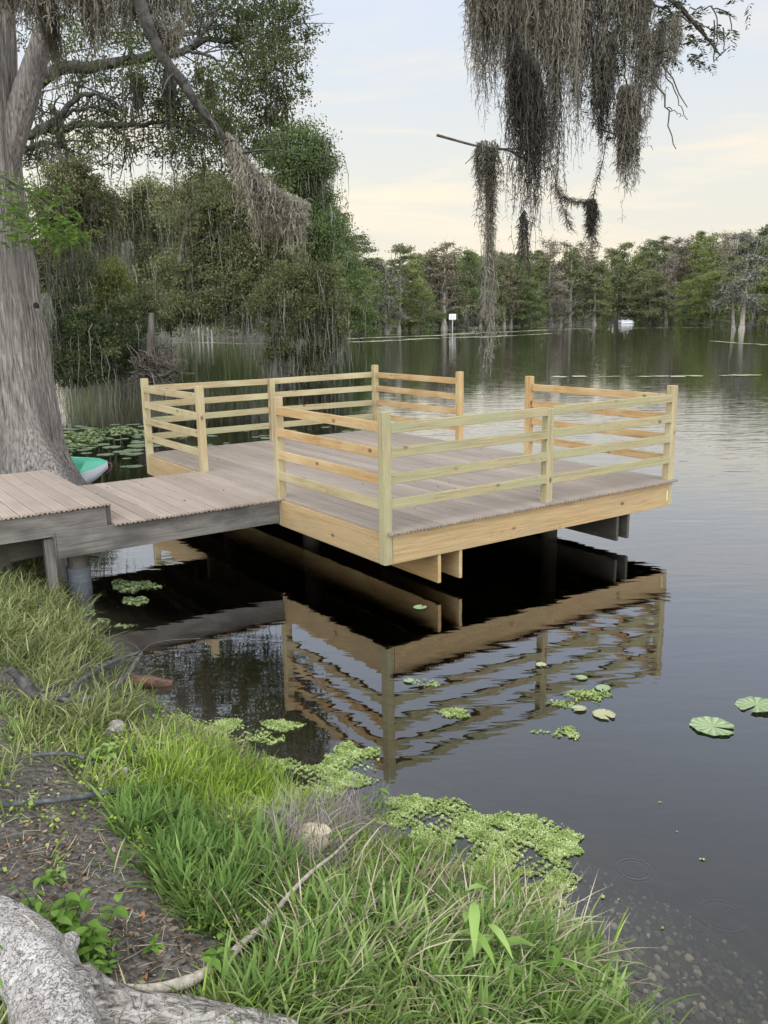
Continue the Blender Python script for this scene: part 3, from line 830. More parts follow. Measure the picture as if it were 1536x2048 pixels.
b.build('moss_fronds', M_MOSS_D, oak)
for spec in ([(262, 150, 250), (272, 150, 275), (280, 150, 200)], [(325, 150, 340), (338, 150, 345), (348, 150, 240)], [(100, 205, 330), (118, 230, 380), (135, 300, 420), (150, 310, 330)], [(430, 230, 330), (445, 230, 345), (460, 240, 300)], [(390, 140, 190), (405, 140, 190)], [(412, 165, 260), (425, 160, 260)]):
    A, Ls = curtain(spec, OD-.5, 90, .3); b = MB()
    b.strands(A - oak_base, Ls, 10, .04, .06, rng.uniform(.1, .6, len(A)))
    b.build('moss_fronds', M_MOSS_D, oak)

# ---- moss-draped trees leaning over the water on the left shore
def overhang(name, label, D, blobs, mat, trunk_px, leaf, moss_n=14, mlen=(.6, 2.4), rsub=.6, curt=(), dens=1.0, lean=1.0, mossmat=M_MOSS_F, mw=.036, twigs=22):
    base = at_d(trunk_px, 640, D); base[2] = max(-.2, min(float(height(base[0], base[1])), .8))
    root = empty(name, base); tag(root, label, 'tree', 'moss-draped trees along the left shore')
    mw = .0008*D; b = MB(); mo = []; allC = []
    for (px, py, rx, rz, ns, per) in blobs:
        c = at_d(px, py, D + rng.uniform(-1, 1)*lean)
        k = D/40.
        C = blob(b, c, rx*k, rx*k*.9, rz*k, int(ns*dens*1.8), int(per*dens*1.5), leaf*.80, rsub*k, mo, int(moss_n*2.6), shell=.15)
        allC.append(C)
    b.V = [v - base for v in b.V]; b.build('crown', mat, root)
    allC = np.vstack(allC) - base
    t = MB(); top = max(3., allC[:, 2].max()*.85)
    t.tube(smooth_path([[0, 0, -.6], [.1, 0, top*.3], [allC[:, 0].mean()*.25, 0, top*.6], [allC[:, 0].mean()*.5, 0, top]], 16), np.linspace(.0045*D+.12, .08, 16), 10)
    for c in allC[rng.integers(0, len(allC), twigs)]:
        sz = max(.5, min(c[2]+.3, top)*.75); s = np.array([allC[:, 0].mean()*.5*(sz/top)**1.4, 0, sz])
        t.tube(smooth_path([s, s*.4+c*.6 + rng.normal(0, .25, 3), c + [0, 0, -.2]], 9), np.linspace(.03, .006, 9)*D/30, 5, False)
    t.build('trunk', M_DARKBARK, root, True)
    A = np.vstack(mo) if moss_n else np.zeros((0, 3))
    m = MB()
    if len(A): m.strands(A - base, rng.uniform(mlen[0], mlen[1], len(A)), 7, mw*rng.uniform(.5, 1.6, len(A)), .09, np.clip(rng.normal(.5, .2, len(A)), 0, 1))
    if m.n: m.build('moss_fronds', mossmat, root)
    for spec, n in curt:
        xs = np.linspace(spec[0][0], spec[-1][0], max(2, int((spec[-1][0]-spec[0][0])/26)))
        m = MB()
        for x in xs:                                   # tresses at different depths and heights, gaps between
            if rng.random() < .22: continue
            ty = np.interp(x, [q[0] for q in spec], [q[1] for q in spec]) + rng.uniform(-25, 35); by = np.interp(x, [q[0] for q in spec], [q[2] for q in spec]) + rng.uniform(-45, 15)
            w = rng.uniform(10, 24)
            A, Ls = curtain([(x-w, ty+8, by-40), (x-w*.3, ty, by), (x+w*.4, ty, by-15), (x+w, ty+10, by-50)], D + rng.uniform(-1.5, 1.0), n*.9/len(xs)*1.3, .4)
            m.strands(A - base, Ls, 9, mw*.62*rng.uniform(.4, 1.5, len(A)), .10, np.clip(rng.normal(rng.uniform(.25, .7), .16, len(A)), 0, 1))
        if m.n: m.build('moss_fronds', mossmat, root)
    return root
overhang('overhanging_tree', 'dark mossy tree drooping to the water just right of the cypress', 27, [(120, 600, 1.3, 1.6, 26, 130), (150, 680, 1.4, 1.5, 30, 130), (230, 700, 1.5, 1.3, 30, 130), (110, 730, 1.0, 1.0, 20, 120), (260, 640, 1.3, 1.2, 22, 110), (180, 740, 1.2, .7, 20, 120), (290, 720, 1.0, .8, 18, 110), (130, 520, 1.2, 1.4, 22, 130)],
    M_MID[1], -60, .11, 26, (.8, 2.6), .62, [([(90, 560, 840), (140, 600, 830), (200, 640, 810), (270, 650, 790), (330, 660, 760)], 700)])
overhang('overhanging_tree', 'olive tree with a drooping dark clump beside the cypress trunk', 21, [(140, 370, 1.2, 1.3, 26, 120), (165, 430, 1.4, 1.3, 30, 120), (120, 480, 1.0, 1.2, 16, 100), (100, 400, .8, 1.0, 12, 90), (195, 400, .9, .8, 14, 90)],
    M_MID[0], -90, .085, 26, (.5, 1.8), .55, [([(90, 250, 420), (110, 280, 470), (140, 340, 500), (180, 360, 500), (220, 400, 460)], 160)], mossmat=M_MOSS_D)
overhang('overhanging_tree', 'bright yellow green tree behind the cypress trunk', 33, [(110, 520, 1.0, 1.0, 18, 130), (150, 560, 1.1, 1.1, 20, 130), (90, 620, .9, 1.2, 18, 130), (170, 620, 1.0, 1.0, 18, 120), (220, 560, 1.0, 1.0, 16, 110)],
    leaf_mat('overhang_leaf_lime', [(0, (.05, .06, .016)), (.5, (.11, .13, .035)), (1, (.2, .21, .07))], .35), -10, .12, 10)
overhang('overhanging_tree', 'grey moss-curtained tree standing behind the left railing', 58, [(260, 450, 1.5, 1.2, 22, 120), (330, 430, 1.5, 1.0, 22, 120), (220, 420, 1.3, .9, 18, 110), (390, 470, 1.2, 1.0, 18, 110), (300, 520, 1.3, 1.0, 18, 90), (240, 600, 1.2, 1.2, 18, 90), (410, 560, 1.0, 1.2, 18, 110), (180, 480, 1.2, 1.2, 18, 110), (300, 390, 1.3, .5, 14, 100)],
    M_MID[0], 232, .20, 20, (1.5, 4.5), .62, [([(190, 450, 640), (240, 440, 690), (300, 500, 680), (330, 520, 690), (355, 520, 720), (390, 530, 680), (420, 560, 640)], 1400)], mossmat=M_MOSS_F, mw=.06, twigs=30)
overhang('overhanging_tree', 'broad olive tree arching over the water above the back railing', 44, [(400, 430, 1.5, 1.0, 24, 130), (450, 400, 1.5, 1.0, 24, 130), (500, 470, 1.6, 1.2, 30, 130), (440, 500, 1.4, 1.1, 26, 130), (400, 520, 1.2, 1.0, 20, 130), (540, 440, 1.4, 1.0, 26, 130), (500, 560, 1.4, 1.0, 26, 130), (450, 580, 1.2, .9, 20, 120), (550, 520, 1.3, 1.2, 26, 130), (490, 620, 1.0, .7, 16, 110), (350, 560, 1.3, 1.0, 20, 120), (400, 620, 1.2, .7, 18, 110), (330, 620, 1.1, .7, 16, 100), (460, 530, 1.2, .9, 18, 110), (380, 380, 1.1, .6, 14, 110), (520, 390, 1.1, .8, 16, 120), (420, 360, 1.0, .5, 12, 110)],
    M_MID[0], 330, .155, 16, (.8, 3.0), .62, [([(420, 560, 690), (470, 600, 790), (510, 620, 770), (560, 600, 740)], 420)], twigs=35)
overhang('overhanging_tree', 'tall dark green tree at the right end of the left shore', 50, [(590, 320, 1.2, 1.1, 24, 130), (560, 290, .9, .8, 16, 110), (620, 310, .9, .8, 16, 100), (610, 380, 1.1, 1.0, 24, 130), (570, 380, 1.1, 1.0, 20, 120), (640, 350, .5, .5, 9, 90), (642, 288, .35, .35, 7, 50), (612, 262, .4, .3, 7, 50), (572, 258, .35, .3, 6, 50), (657, 325, .3, .3, 6, 45), (652, 395, .35, .4, 7, 60), (535, 300, .6, .5, 9, 70), (600, 450, 1.2, 1.1, 26, 130), (640, 480, .9, 1.2, 20, 120), (560, 460, 1.0, 1.0, 20, 120), (590, 540, 1.2, 1.0, 24, 130), (640, 560, .9, 1.0, 20, 130)],
    M_MID[2], 560, .17, 8, (.8, 2.4), .6, (), twigs=30)
overhang('overhanging_tree', 'low olive bough dipping its tips to the water left of the open lake', 40, [(610, 620, 1.1, .9, 22, 130), (650, 600, 1.0, .9, 20, 130), (590, 690, 1.0, .9, 22, 130), (640, 680, .8, .9, 20, 130), (650, 640, .8, .7, 16, 130), (560, 650, 1.0, .7, 16, 120), (620, 720, .8, .5, 16, 120), (530, 610, 1.0, .6, 14, 110), (600, 560, 1.0, .8, 22, 130), (555, 575, 1.0, .7, 18, 120), (650, 545, .6, .6, 12, 110), (672, 660, .4, .5, 9, 90), (545, 700, .5, .5, 9, 90)],
    M_MID[0], 540, .13, 22, (.8, 2.6), .55, [([(480, 640, 740), (520, 640, 760), (570, 660, 770), (600, 690, 750)], 320)], twigs=30)
overhang('overhanging_tree', 'pale mossy tree between the left shore and the far cypresses', 80, [(660, 470, 1.2, 1.1, 22, 120), (670, 540, 1.2, 1.1, 24, 120), (650, 430, .7, .7, 12, 110), (690, 590, 1.0, 1.0, 18, 120), (660, 610, 1.1, 1.0, 20, 120), (690, 640, 1.0, .5, 14, 120), (640, 520, 1.1, 1.1, 20, 120)],
    M_MID[2], 660, .27, 10, (1.2, 4), .6, [([(640, 480, 650), (680, 500, 650), (700, 560, 650)], 260)], mossmat=M_MOSS_F, mw=.10)
overhang('bare_bush', 'bare grey twiggy bush at the water behind the left corner post', 26, [(330, 735, .9, .55, 16, 24), (300, 740, .7, .5, 12, 24)], M_MID[3], 290, .05, 6, (.3, .8), .5, twigs=420)
# ------------------------------------------------------------------ the far shore
FOL = {
 'green':  leaf_mat('far_green', [(0, (.065, .088, .034)), (.5, (.13, .168, .064)), (1, (.22, .26, .11))], .3),
 'dark':   leaf_mat('far_dark_green', [(0, (.05, .062, .03)), (.5, (.105, .125, .06)), (1, (.18, .20, .10))], .3),
 'lime':   leaf_mat('far_lime', [(0, (.09, .115, .034)), (.5, (.19, .222, .075)), (1, (.30, .32, .13))], .35),
 'olive':  leaf_mat('far_olive', [(0, (.075, .085, .038)), (.5, (.15, .166, .075)), (1, (.25, .26, .13))], .3),
 'rust':   leaf_mat('far_rusty', [(0, (.10, .082, .055)), (.5, (.19, .158, .105)), (1, (.29, .25, .175))], .3),
 'pink':   leaf_mat('far_pinkish', [(0, (.12, .10, .075)), (.5, (.225, .19, .145)), (1, (.33, .29, .23))], .3),
 'grey':   leaf_mat('far_grey_moss', [(0, (.09, .092, .07)), (.5, (.165, .165, .13)), (1, (.26, .26, .21))], .25)}
def far_tree_parts(kind, seed, H=20.0):
    """unit tree H metres tall, returned as (trunk, crown, moss) builders"""
    r_ = np.random.default_rng(seed)
    t, c, m = MB(), MB(), MB()
    sway = r_.normal(0, .25, 2)
    def ax(z): return np.array([sway[0]*np.sin(z/H*2.2), sway[1]*np.sin(z/H*2.7), z])
    zs = np.concatenate([np.linspace(-.8, 2.5, 7), np.linspace(4, H*.96, 9)])
    rr = np.interp(zs, [-.8, .4, 1.5, 3, H*.5, H*.96], [.60, .46, .33, .26, .15, .03])
    t.tube(np.stack([ax(z) for z in zs]), rr, 9, False, 0, lambda i, a: 1 + .18*np.cos(4*a+seed)*(zs[i] < 2))
    if kind == 'twin':
        off = np.array([1.4, .6, 0])
        t.tube(np.stack([ax(z*.6) + off*(1 + z/H) for z in zs]), rr*.75, 9, False)
    P = dict(cypress=(36, .15, .32, 62, 70), dense=(38, .05, .42, 78, 26), mossy=(34, .10, .32, 46, 330), bare=(40, .14, .28, 26, 50), flat=(34, .22, .34, 72, 70), bush=(30, .02, .62, 60, 0), twin=(32, .22, .28, 46, 190))[kind]
    nb, z0, spread, per, nm = P
    A = []
    for k in range(nb):
        f = (k + r_.random())/nb
        z = H*(z0 + (.97 - z0)*f)
        if kind in ('dense', 'bush'): ln = H*spread*.5*math.sqrt(max(.05, 1 - (2*f-.85)**2*.75))
        elif kind == 'flat': ln = H*spread*.5*(.45 + .75*f if f < .8 else 1.05 - .3*f)
        elif kind == 'cypress': ln = H*spread*.5*(1.1 - .62*f)
        else: ln = H*spread*.5*(1.05 - .5*f)
        ln *= r_.uniform(.7, 1.2)
        az = r_.uniform(0, 6.283)
        d = np.array([math.cos(az), math.sin(az), 0])
        rise = (.12 if f > .6 else -.05) + r_.normal(0, .08)
        if kind in ('bare',): rise += .45
        p0 = ax(z); p1 = p0 + d*ln + np.array([0, 0, ln*rise])
        t.tube(smooth_path([p0, (p0+p1)/2 + [0, 0, .12*ln], p1], 5), np.linspace(.07, .02, 5), 4, False)
        if kind == 'bare':
            for q in range(6):
                s = p0 + (p1-p0)*r_.uniform(.3, 1); dd = r_.normal(size=3)*.5 + d*.7 + [0, 0, .5]
                t.tube(np.stack([s, s + dd*r_.uniform(.5, 1.4)]), [.022, .01], 3, False)
        for q in range(4 if kind != 'bush' else 5):
            s = p0 + (p1-p0)*r_.uniform(.3, 1.08) + r_.normal(size=3)*[.25, .25, .2]
            n = r_.poisson(per)
            R_ = r_.uniform(.55, 1.15)*(1.15 if kind in ('dense', 'flat', 'bush') else .85)
            X_ = s + r_.normal(size=(n, 3))*np.array([R_*.6, R_*.6, R_*(.30 if kind in ('cypress', 'flat') else .45)])
            tone = r_.uniform(.15, .75)
            L = r_.uniform(.22, .5, n)
            c.leaves(X_, L, L*.5, np.clip(tone + r_.normal(0, .16, n), 0, 1), r_.normal(size=(n, 3)))
            A.append(s)
    if nm:
        A = np.array(A)[r_.integers(0, len(A), nm)] + r_.normal(size=(nm, 3))*[.3, .3, .1]
        ln = r_.uniform(.8, 3.2, nm)
        ln = np.minimum(ln, np.maximum(A[:, 2]-1.0, .3))
        m.strands(A, ln, 4, r_.uniform(.08, .22, nm), .12, np.clip(r_.normal(.5, .22, nm), 0, 1))
    return t, c, m
protos = {}
def far_tree(kind, variant, mat, base, H, wide, label, group, bark, name):
    key = (kind, variant)
    root = empty(name, base, rng.uniform(0, 6.28)); s = H/20.0
    root.scale = (s*wide, s*wide, s)
    tag(root, label, 'tree', group)
    if key not in protos:
        t, c, m = far_tree_parts(kind, 100*variant + sum(map(ord, kind)))
        objs = [t.build('trunk', bark, root, True), c.build('crown', mat, root)]
        if m.n: objs.append(m.build('moss_fronds', M_MOSS_F, root))
        protos[key] = objs
    else:
        objs = []
        for o in protos[key]:
            c = o.copy(); COL.objects.link(c); c.parent = root; objs.append(c)
    for o, mm in ((objs[0], bark), (objs[1], mat)):
        o.material_slots[0].link = 'OBJECT'; o.material_slots[0].material = mm
    return root
def far_base(px, D):
    p = at_d(px, 640, D); p[2] = max(-.35, float(height(p[0], p[1])) - .1)
    return p
KNAME = dict(cypress='cypress_tree', dense='leafy_tree', mossy='mossy_cypress', bare='bare_cypress', flat='flat_topped_tree', bush='shore_bush', twin='twin_trunk_cypress')
KADJ = dict(cypress='layered', dense='full leafy', mossy='moss-hung', bare='thinly leaved', flat='flat-topped', bush='low', twin='twin-trunked')
CADJ = dict(green='green', dark='dark green', lime='yellow green', olive='olive', rust='rusty brown', pink='pinkish brown', grey='grey')
# px, distance, top of crown (px), kind, colour, width factor, pale trunk?
FAR = [(676, 122, 452, 'dense', 'olive', 1.0, 0), (715, 136, 470, 'flat', 'dark', 1.05, 0), (722, 128, 535, 'dense', 'green', 1.2, 0), (752, 150, 545, 'dense', 'lime', 1.2, 0),
       (772, 149, 520, 'mossy', 'grey', 1.35, 1), (797, 158, 484, 'cypress', 'olive', 1.1, 1), (820, 163, 524, 'dense', 'lime', 1.0, 0), (842, 158, 575, 'bush', 'green', .9, 0),
       (862, 185, 512, 'mossy', 'olive', 1.0, 0), (888, 182, 486, 'bare', 'rust', 1.7, 1), (900, 184, 520, 'mossy', 'green', 1.3, 0), (935, 190, 500, 'flat', 'green', 1.0, 0), (915, 186, 600, 'bush', 'dark', .8, 0), (960, 196, 520, 'mossy', 'grey', 1.1, 1),
       (985, 200, 503, 'dense', 'olive', .9, 0), (1008, 203, 506, 'bare', 'rust', 1.2, 1), (1022, 206, 540, 'cypress', 'olive', 1.2, 1), (1045, 210, 508, 'dense', 'green', .9, 0), (1062, 205, 560, 'dense', 'green', 1.0, 0), (1075, 214, 500, 'cypress', 'olive', 1.2, 1),
       (1102, 217, 480, 'bare', 'pink', 1.5, 1), (1122, 211, 560, 'mossy', 'pink', 1.1, 1), (1140, 219, 484, 'bare', 'olive', 1.5, 1), (1147, 221, 500, 'cypress', 'green', .8, 1), (1170, 224, 486, 'bare', 'rust', 1.5, 1), (1189, 219, 530, 'cypress', 'olive', 1.4, 1),
       (1208, 232, 560, 'dense', 'lime', .8, 0), (1232, 238, 484, 'flat', 'olive', 1.2, 0), (1238, 240, 520, 'mossy', 'olive', 1.2, 1), (1272, 240, 508, 'dense', 'lime', .8, 0), (1290, 232, 500, 'cypress', 'olive', 1.4, 1), (1310, 243, 472, 'flat', 'dark', 1.25, 0), (1300, 225, 540, 'dense', 'olive', 1.2, 0),
       (1333, 229, 510, 'mossy', 'pink', 1.4, 1), (1345, 240, 478, 'bare', 'pink', 1.5, 1), (1368, 238, 474, 'bare', 'rust', 1.4, 1), (1370, 214, 560, 'dense', 'lime', 1.2, 0), (1392, 232, 464, 'cypress', 'lime', 1.3, 0), (1400, 205, 550, 'dense', 'green', 1.3, 0), (1422, 225, 467, 'bare', 'lime', 1.8, 1), (1432, 196, 540, 'dense', 'lime', 1.4, 0),
       (1448, 215, 466, 'bare', 'pink', 1.3, 1), (1462, 188, 510, 'cypress', 'olive', 1.4, 1), (1484, 127, 462, 'twin', 'grey', 1.25, 1), (1488, 190, 460, 'cypress', 'green', 1.2, 0), (1512, 176, 470, 'dense', 'lime', 1.1, 0), (1530, 168, 446, 'cypress', 'dark', 1.2, 0), (1535, 158, 520, 'dense', 'lime', 1.2, 0), (1502, 168, 560, 'mossy', 'olive', 1.0, 1), (1560, 160, 440, 'dense', 'green', 1.3, 0), (1600, 150, 470, 'cypress', 'olive', 1.3, 1)]
LAND = [(905, 'the white sign'), (1253, 'the white pontoon boat'), (1484, 'the twin-trunked cypress standing in the water')]
ORD = ['first', 'second', 'third', 'fourth', 'fifth', 'sixth', 'seventh', 'eighth', 'ninth', 'tenth', 'eleventh', 'twelfth', 'thirteenth', 'fourteenth']
def far_label(f, allf):
    px, D, ty, kind, colr, w, pale = f
    if kind == 'twin': return 'grey twin-trunked cypress with flared base standing in the water at far right'
    short = {'the twin-trunked cypress standing in the water': 'the twin-trunked cypress'}
    desc = f'{CADJ[colr]} {KADJ[kind]}' + (' bush' if kind == 'bush' else ' tree')
    same = lambda g: g[3] == kind and g[4] == colr
    if sum(1 for g in allf if same(g)) == 1:
        lx, ln = min(LAND, key=lambda l: abs(l[0]-px))
        side = 'right' if px > lx else 'left'
        return f'{desc} on the far shore {side} of {short.get(ln, ln)}'
    lx, ln = min(LAND, key=lambda l: abs(l[0]-px))
    side = 'right' if px > lx else 'left'
    k = sorted([abs(g[0]-lx) for g in allf if same(g) and (g[0] > lx) == (px > lx)]).index(abs(px-lx))
    return f'{ORD[k]} far-shore {desc} going {side} from {short.get(ln, ln)}'
for q, f in enumerate(FAR):
    px, D, ty, kind, colr, w, pale = f
    base = far_base(px, D)
    H = at_d(px, ty, D)[2] - base[2]
    far_tree(kind, q % 3, FOL[colr], base, H, w*20/max(H, 12)*.95, far_label(f, FAR), 'trees along the far shore', M_PALEBARK if pale else M_DARKBARK, KNAME[kind])
# the wood behind them reads as one mass
wood = MB()
r2 = np.random.default_rng(5)
for k in range(205):
    px = r2.uniform(150, 1700)
    D0 = np.interp(px, [150, 400, 650, 900, 1100, 1250, 1420, 1600], [128, 140, 165, 208, 240, 262, 250, 205])
    D = D0 + r2.uniform(0, 30)
    base = far_base(px, D)
    ty = np.interp(px, [150, 600, 700, 900, 1000, 1200, 1400, 1600], [420, 455, 525, 515, 512, 510, 488, 460]) + r2.uniform(-12, 30)
    H = max(7, at_d(px, ty, D)[2] - base[2])
    n = 1500
    zz = r2.beta(1.3, 1.1, n)
    rad = H*.22*np.sqrt(np.clip(1-(zz*1.9-.85)**2*.8, .08, 1))
    ang = r2.uniform(0, 6.28, n); rr = rad*np.sqrt(r2.uniform(.1, 1, n))
    lump = 1 + .25*np.sin(ang*3 + zz*9 + k)
    P = base + np.stack([np.cos(ang)*rr*lump, np.sin(ang)*rr*lump, H*(zz*.97 + .03)], 1)
    L = r2.uniform(.4, .9, n)
    wood.leaves(P, L, L*.55, np.clip(r2.uniform(.05, .75) + r2.normal(0, .16, n), 0, 1), r2.normal(size=(n, 3)))
M_WOOD = leaf_mat('far_wood_leaves', [(0, (.058, .075, .034)), (.35, (.108, .134, .056)), (.6, (.155, .175, .078)), (.85, (.18, .19, .09)), (1, (.25, .25, .14))], .3)
tag(wood.build('forest', M_WOOD), 'mixed wood behind the far shore trees reading as one mass', 'forest', kind='stuff')
# dark undergrowth along the waterline
ub = MB()
M_UNDER = leaf_mat('undergrowth_leaf', [(0, (0.041, 0.054, 0.024)), (.5, (0.095, 0.115, 0.047)), (.85, (0.176, 0.189, 0.081)), (1, (0.270, 0.257, 0.149))], .3)
ring_pts = WATER[26:43]
for k in range(len(ring_pts)-1):
    a, c = ring_pts[k], ring_pts[k+1]
    L = np.linalg.norm(c-a); n = int(L*70)
    t = r2.random(n)
    nrm = np.array([-(c-a)[1], (c-a)[0]])/L
    P2 = a + (c-a)*t[:, None] + nrm*(-(r2.random(n)**1.5*7 - .4))[:, None]
    P2b = a + (c-a)*t[:, None] + nrm*((r2.random(n)**1.5*7 - .4))[:, None]
    inside = shore_dist(P2[:, 0], P2[:, 1]) > shore_dist(P2b[:, 0], P2b[:, 1])
    P2 = np.where(inside[:, None], P2, P2b)
    hgt_ = (.5 + .5*np.sin(t*L*.5)*np.sin(t*L*.17 + 1))*2.2 + .3
    z = height(P2[:, 0], P2[:, 1]).clip(0) + r2.random(n)*hgt_
    l = r2.uniform(.2, .6, n)
    ub.leaves(np.column_stack([P2, z]), l, l*.45, r2.random(n)*.8 + .1*np.sin(t*L), r2.normal(size=(n, 3)))
tag(ub.build('undergrowth', M_UNDER), 'dark low undergrowth along the far waterline', 'undergrowth', kind='stuff')
# streaks of floating weed far out
M_WEEDFAR = leaf_mat('far_floating_weed', [(0, (.14, .155, .085)), (.6, (.24, .26, .16)), (1, (.34, .36, .25))], 0)
fw = MB()
def streak(px0, py0, px1, py1, w, n):
    a, c = at_z(px0, py0, .012)[:2], at_z(px1, py1, .012)[:2]
    t = r2.random(n)
    d = (c-a)/np.linalg.norm(c-a); nr = np.array([-d[1], d[0]])
    wob = np.sin(t*9 + px0)*w*.5 + r2.normal(0, w*.35, n)
    keep = np.sin(t*23 + px0) + np.sin(t*57+py0)*.6 + r2.normal(0, .5, n) > -.4
    P = (a + (c-a)*t[:, None] + nr*wob[:, None])[keep]
    m = len(P); s = r2.uniform(.15, .45, m); an = r2.uniform(0, 6.28, m)
    V = np.stack([np.column_stack([P[:, 0] + s*np.cos(an+k*1.571), P[:, 1] + s*np.sin(an+k*1.571), np.full(m, .012) + r2.uniform(0, .004, m)]) for k in range(4)], 1)
    fw.quads(V.reshape(-1, 3), np.arange(4*m).reshape(-1, 4), r2.random(m))
for s in ((640, 664, 900, 661, 1.6, 1600), (640, 680, 960, 667, 1.8, 1500), (650, 686, 1010, 671, 1.6, 1300), (900, 668, 1190, 656, 2.0, 1300), (940, 676, 1100, 667, .9, 500), (660, 671, 800, 669, 1.2, 500), (900, 659, 1240, 651, 1.5, 700), (1240, 656, 1420, 655, 1.2, 350),
          (330, 685, 460, 686, .8, 500), (470, 687, 640, 688, .7, 400), (1100, 754, 1536, 750, .25, 45), (1420, 682, 1536, 690, .5, 70), (380, 672, 700, 668, 1.0, 500)):
    streak(*s)
tag(fw.build('floating_weed', M_WEEDFAR), 'pale streaks of floating weed out on the lake', 'floating weed', kind='stuff')

# ---- white notice board standing in the lake
SD = 164.0
sg = at_d(905, 640, SD); sg[2] = 0
sign = empty('notice_sign', sg)
tag(sign, 'white square notice sign on a post out in the lake', 'sign')
M_WHITE = surf_mat('white_sign_paint', lambda nt: (.60, .59, .56), .5)
M_INK = surf_mat('sign_ink', lambda nt: (.10, .09, .09), .6)
M_POSTW = surf_mat('grey_sign_post', lambda nt: (.42, .41, .38), .7)
b = MB(); b.tube([(0, .08, -2), (0, .08, 2.6)], .10, 10); b.build('post', M_POSTW, sign, True)
o = bpy.data.objects.new('panel', box_mesh('panel', 1.32, .06, 1.05, .01)); o.data.materials.append(M_WHITE); COL.objects.link(o); o.parent = sign; o.location = (0, -.06, 2.45)
b = MB()
def ink(x, z, w, h):
    w, h = (w*.9, h*.55) if w > h else (w*.55, h*.85)
    b.quads([(x-w/2, -.0935, z-h/2), (x+w/2, -.0935, z-h/2), (x+w/2, -.0935, z+h/2), (x-w/2, -.0935, z+h/2)], [(0, 1, 2, 3)])
for x, z, w, h in ((-.25, 2.66, .34, .05), (.25, 2.66, .34, .05), (-.40, 2.45, .05, .36), (-.22, 2.45, .26, .06), (-.22, 2.6, .26, .05), (.08, 2.45, .05, .34), (.28, 2.58, .30, .05), (.42, 2.48, .05, .22), (.28, 2.38, .3, .05), (0, 2.16, .8, .05)): ink(x, z, w, h)
b.build('lettering', M_INK, sign)

# ---- pontoon boat moored at the far shore
bp = at_d(1253, 640, 224.0); bp[2] = 0
pb = empty('pontoon_boat', bp, R(4)); pb.scale = (.8, .8, .8)
tag(pb, 'small white pontoon boat moored at the far shore', 'boat')
M_HULL = surf_mat('white_boat_hull', lambda nt: (.56, .56, .54), .4)
M_DKG = surf_mat('dark_boat_trim', lambda nt: (.10, .10, .10), .5)
for y in (-1.0, 1.0):
    b = MB(); b.tube([(-2.2, y, .22), (-2.0, y, .22), (1.6, y, .22), (2.15, y, .32)], [.12, .32, .32, .06], 12); b.build('pontoon', M_HULL, pb, True)
def bbox(name, c, s, mat, par, bev=.02):
    o = bpy.data.objects.new(name, box_mesh(name, *s, bev)); o.data.materials.append(mat); COL.objects.link(o); o.parent = par; o.location = c; return o
bbox('deck', (0, 0, .56), (4.4, 2.4, .10), M_HULL, pb)
bbox('side_panel', (-.3, -1.15, .84), (3.7, .06, .42), M_HULL, pb); bbox('side_panel', (-.3, 1.15, .84), (3.7, .06, .42), M_HULL, pb)
bbox('console', (.7, .4, 1.05), (.6, .7, .8), M_HULL, pb); bbox('seat', (-1.4, 0, .95), (.7, 2.0, .55), M_HULL, pb)
bbox('bow_rail', (2.0, 0, .95), (.05, 2.2, .5), M_DKG, pb)
b = MB()
for x in (-1.2, 1.0):
    for y in (-1.1, 1.1): b.tube([(x, y, .6), (x+.1, y, 1.75)], .03, 6, False)
b.build('canopy_frame', M_DKG, pb)
o = bbox('canopy', (0, 0, 1.66), (1.6, 2.1, .10), M_DKG, pb, .04); o.location = (1.25, 0, 1.38); o.rotation_euler = (0, .35, 0)

# ---- row of old pilings in the cove behind the back railing
for k, px in enumerate((336, 344, 351, 359, 367, 375, 383, 391, 398, 406, 416, 424)):
    p = at_z(px, 679, 0)
    b = MB(); h = rng.uniform(1.1, 1.75)
    b.tube([(0, 0, -1.5), (0, 0, h*.5), (rng.normal(0, .05), 0, h)], [.16, .15, .13], 8)
    o = b.build('piling', M_PALEBARK, None, True, loc=(p[0], p[1], 0))
    tag(o, 'short pale piling in the row standing in the cove behind the left railing', 'piling', 'row of pilings in the cove')
# ------------------------------------------------------------------ moss hanging over the lake from the branch overhead
MD = 5.0
bro = at_d(1150, -120, MD)
branch = empty('overhanging_branch', bro)
tag(branch, 'thin branch with sparse cypress needles and bare twigs reaching in at the top right', 'branch')
b = MB()
main = limb_path([(860, -190), (1000, -110), (1120, -80), (1230, -50), (1330, -10), (1400, 60), (1440, 110)], [MD+.1, MD, MD, MD-.1, MD, MD+.1, MD+.1], 30) - bro
b.tube(main, np.linspace(.035, .004, 30), 8)
def twig(P, D, r0, r1, n=14, jit=.006):
    p = limb_path(P, D, n); p[1:-1] += rng.normal(size=(n-2, 3))*jit
    b.tube(p - bro, np.linspace(r0, r1, n), 5, False)
twig([(1000, -110), (985, 20), (1000, 75), (1012, 95)], MD, .008, .003)
twig([(1180, -60), (1200, 10), (1240, 35), (1270, 50)], MD, .008, .003)
twig([(1230, -50), (1290, 0), (1340, 25), (1390, 45), (1410, 55)], MD, .008, .003)
twig([(1330, -10), (1380, 18), (1425, 12)], MD, .006, .003)
twig([(1240, 30), (1290, 80), (1320, 110), (1350, 170), (1375, 215)], MD-.1, .007, .0025)
twig([(1290, 80), (1310, 160), (1335, 215), (1338, 262), (1352, 298)], MD-.1, .006, .0025)
twig([(1320, 110), (1345, 170), (1360, 205), (1375, 240)], MD-.1, .004, .002)
twig([(1335, 215), (1350, 225), (1366, 232)], MD-.1, .003, .0015)
twig([(1180, 20), (1240, 90), (1250, 150), (1256, 180)], MD+.1, .006, .003)
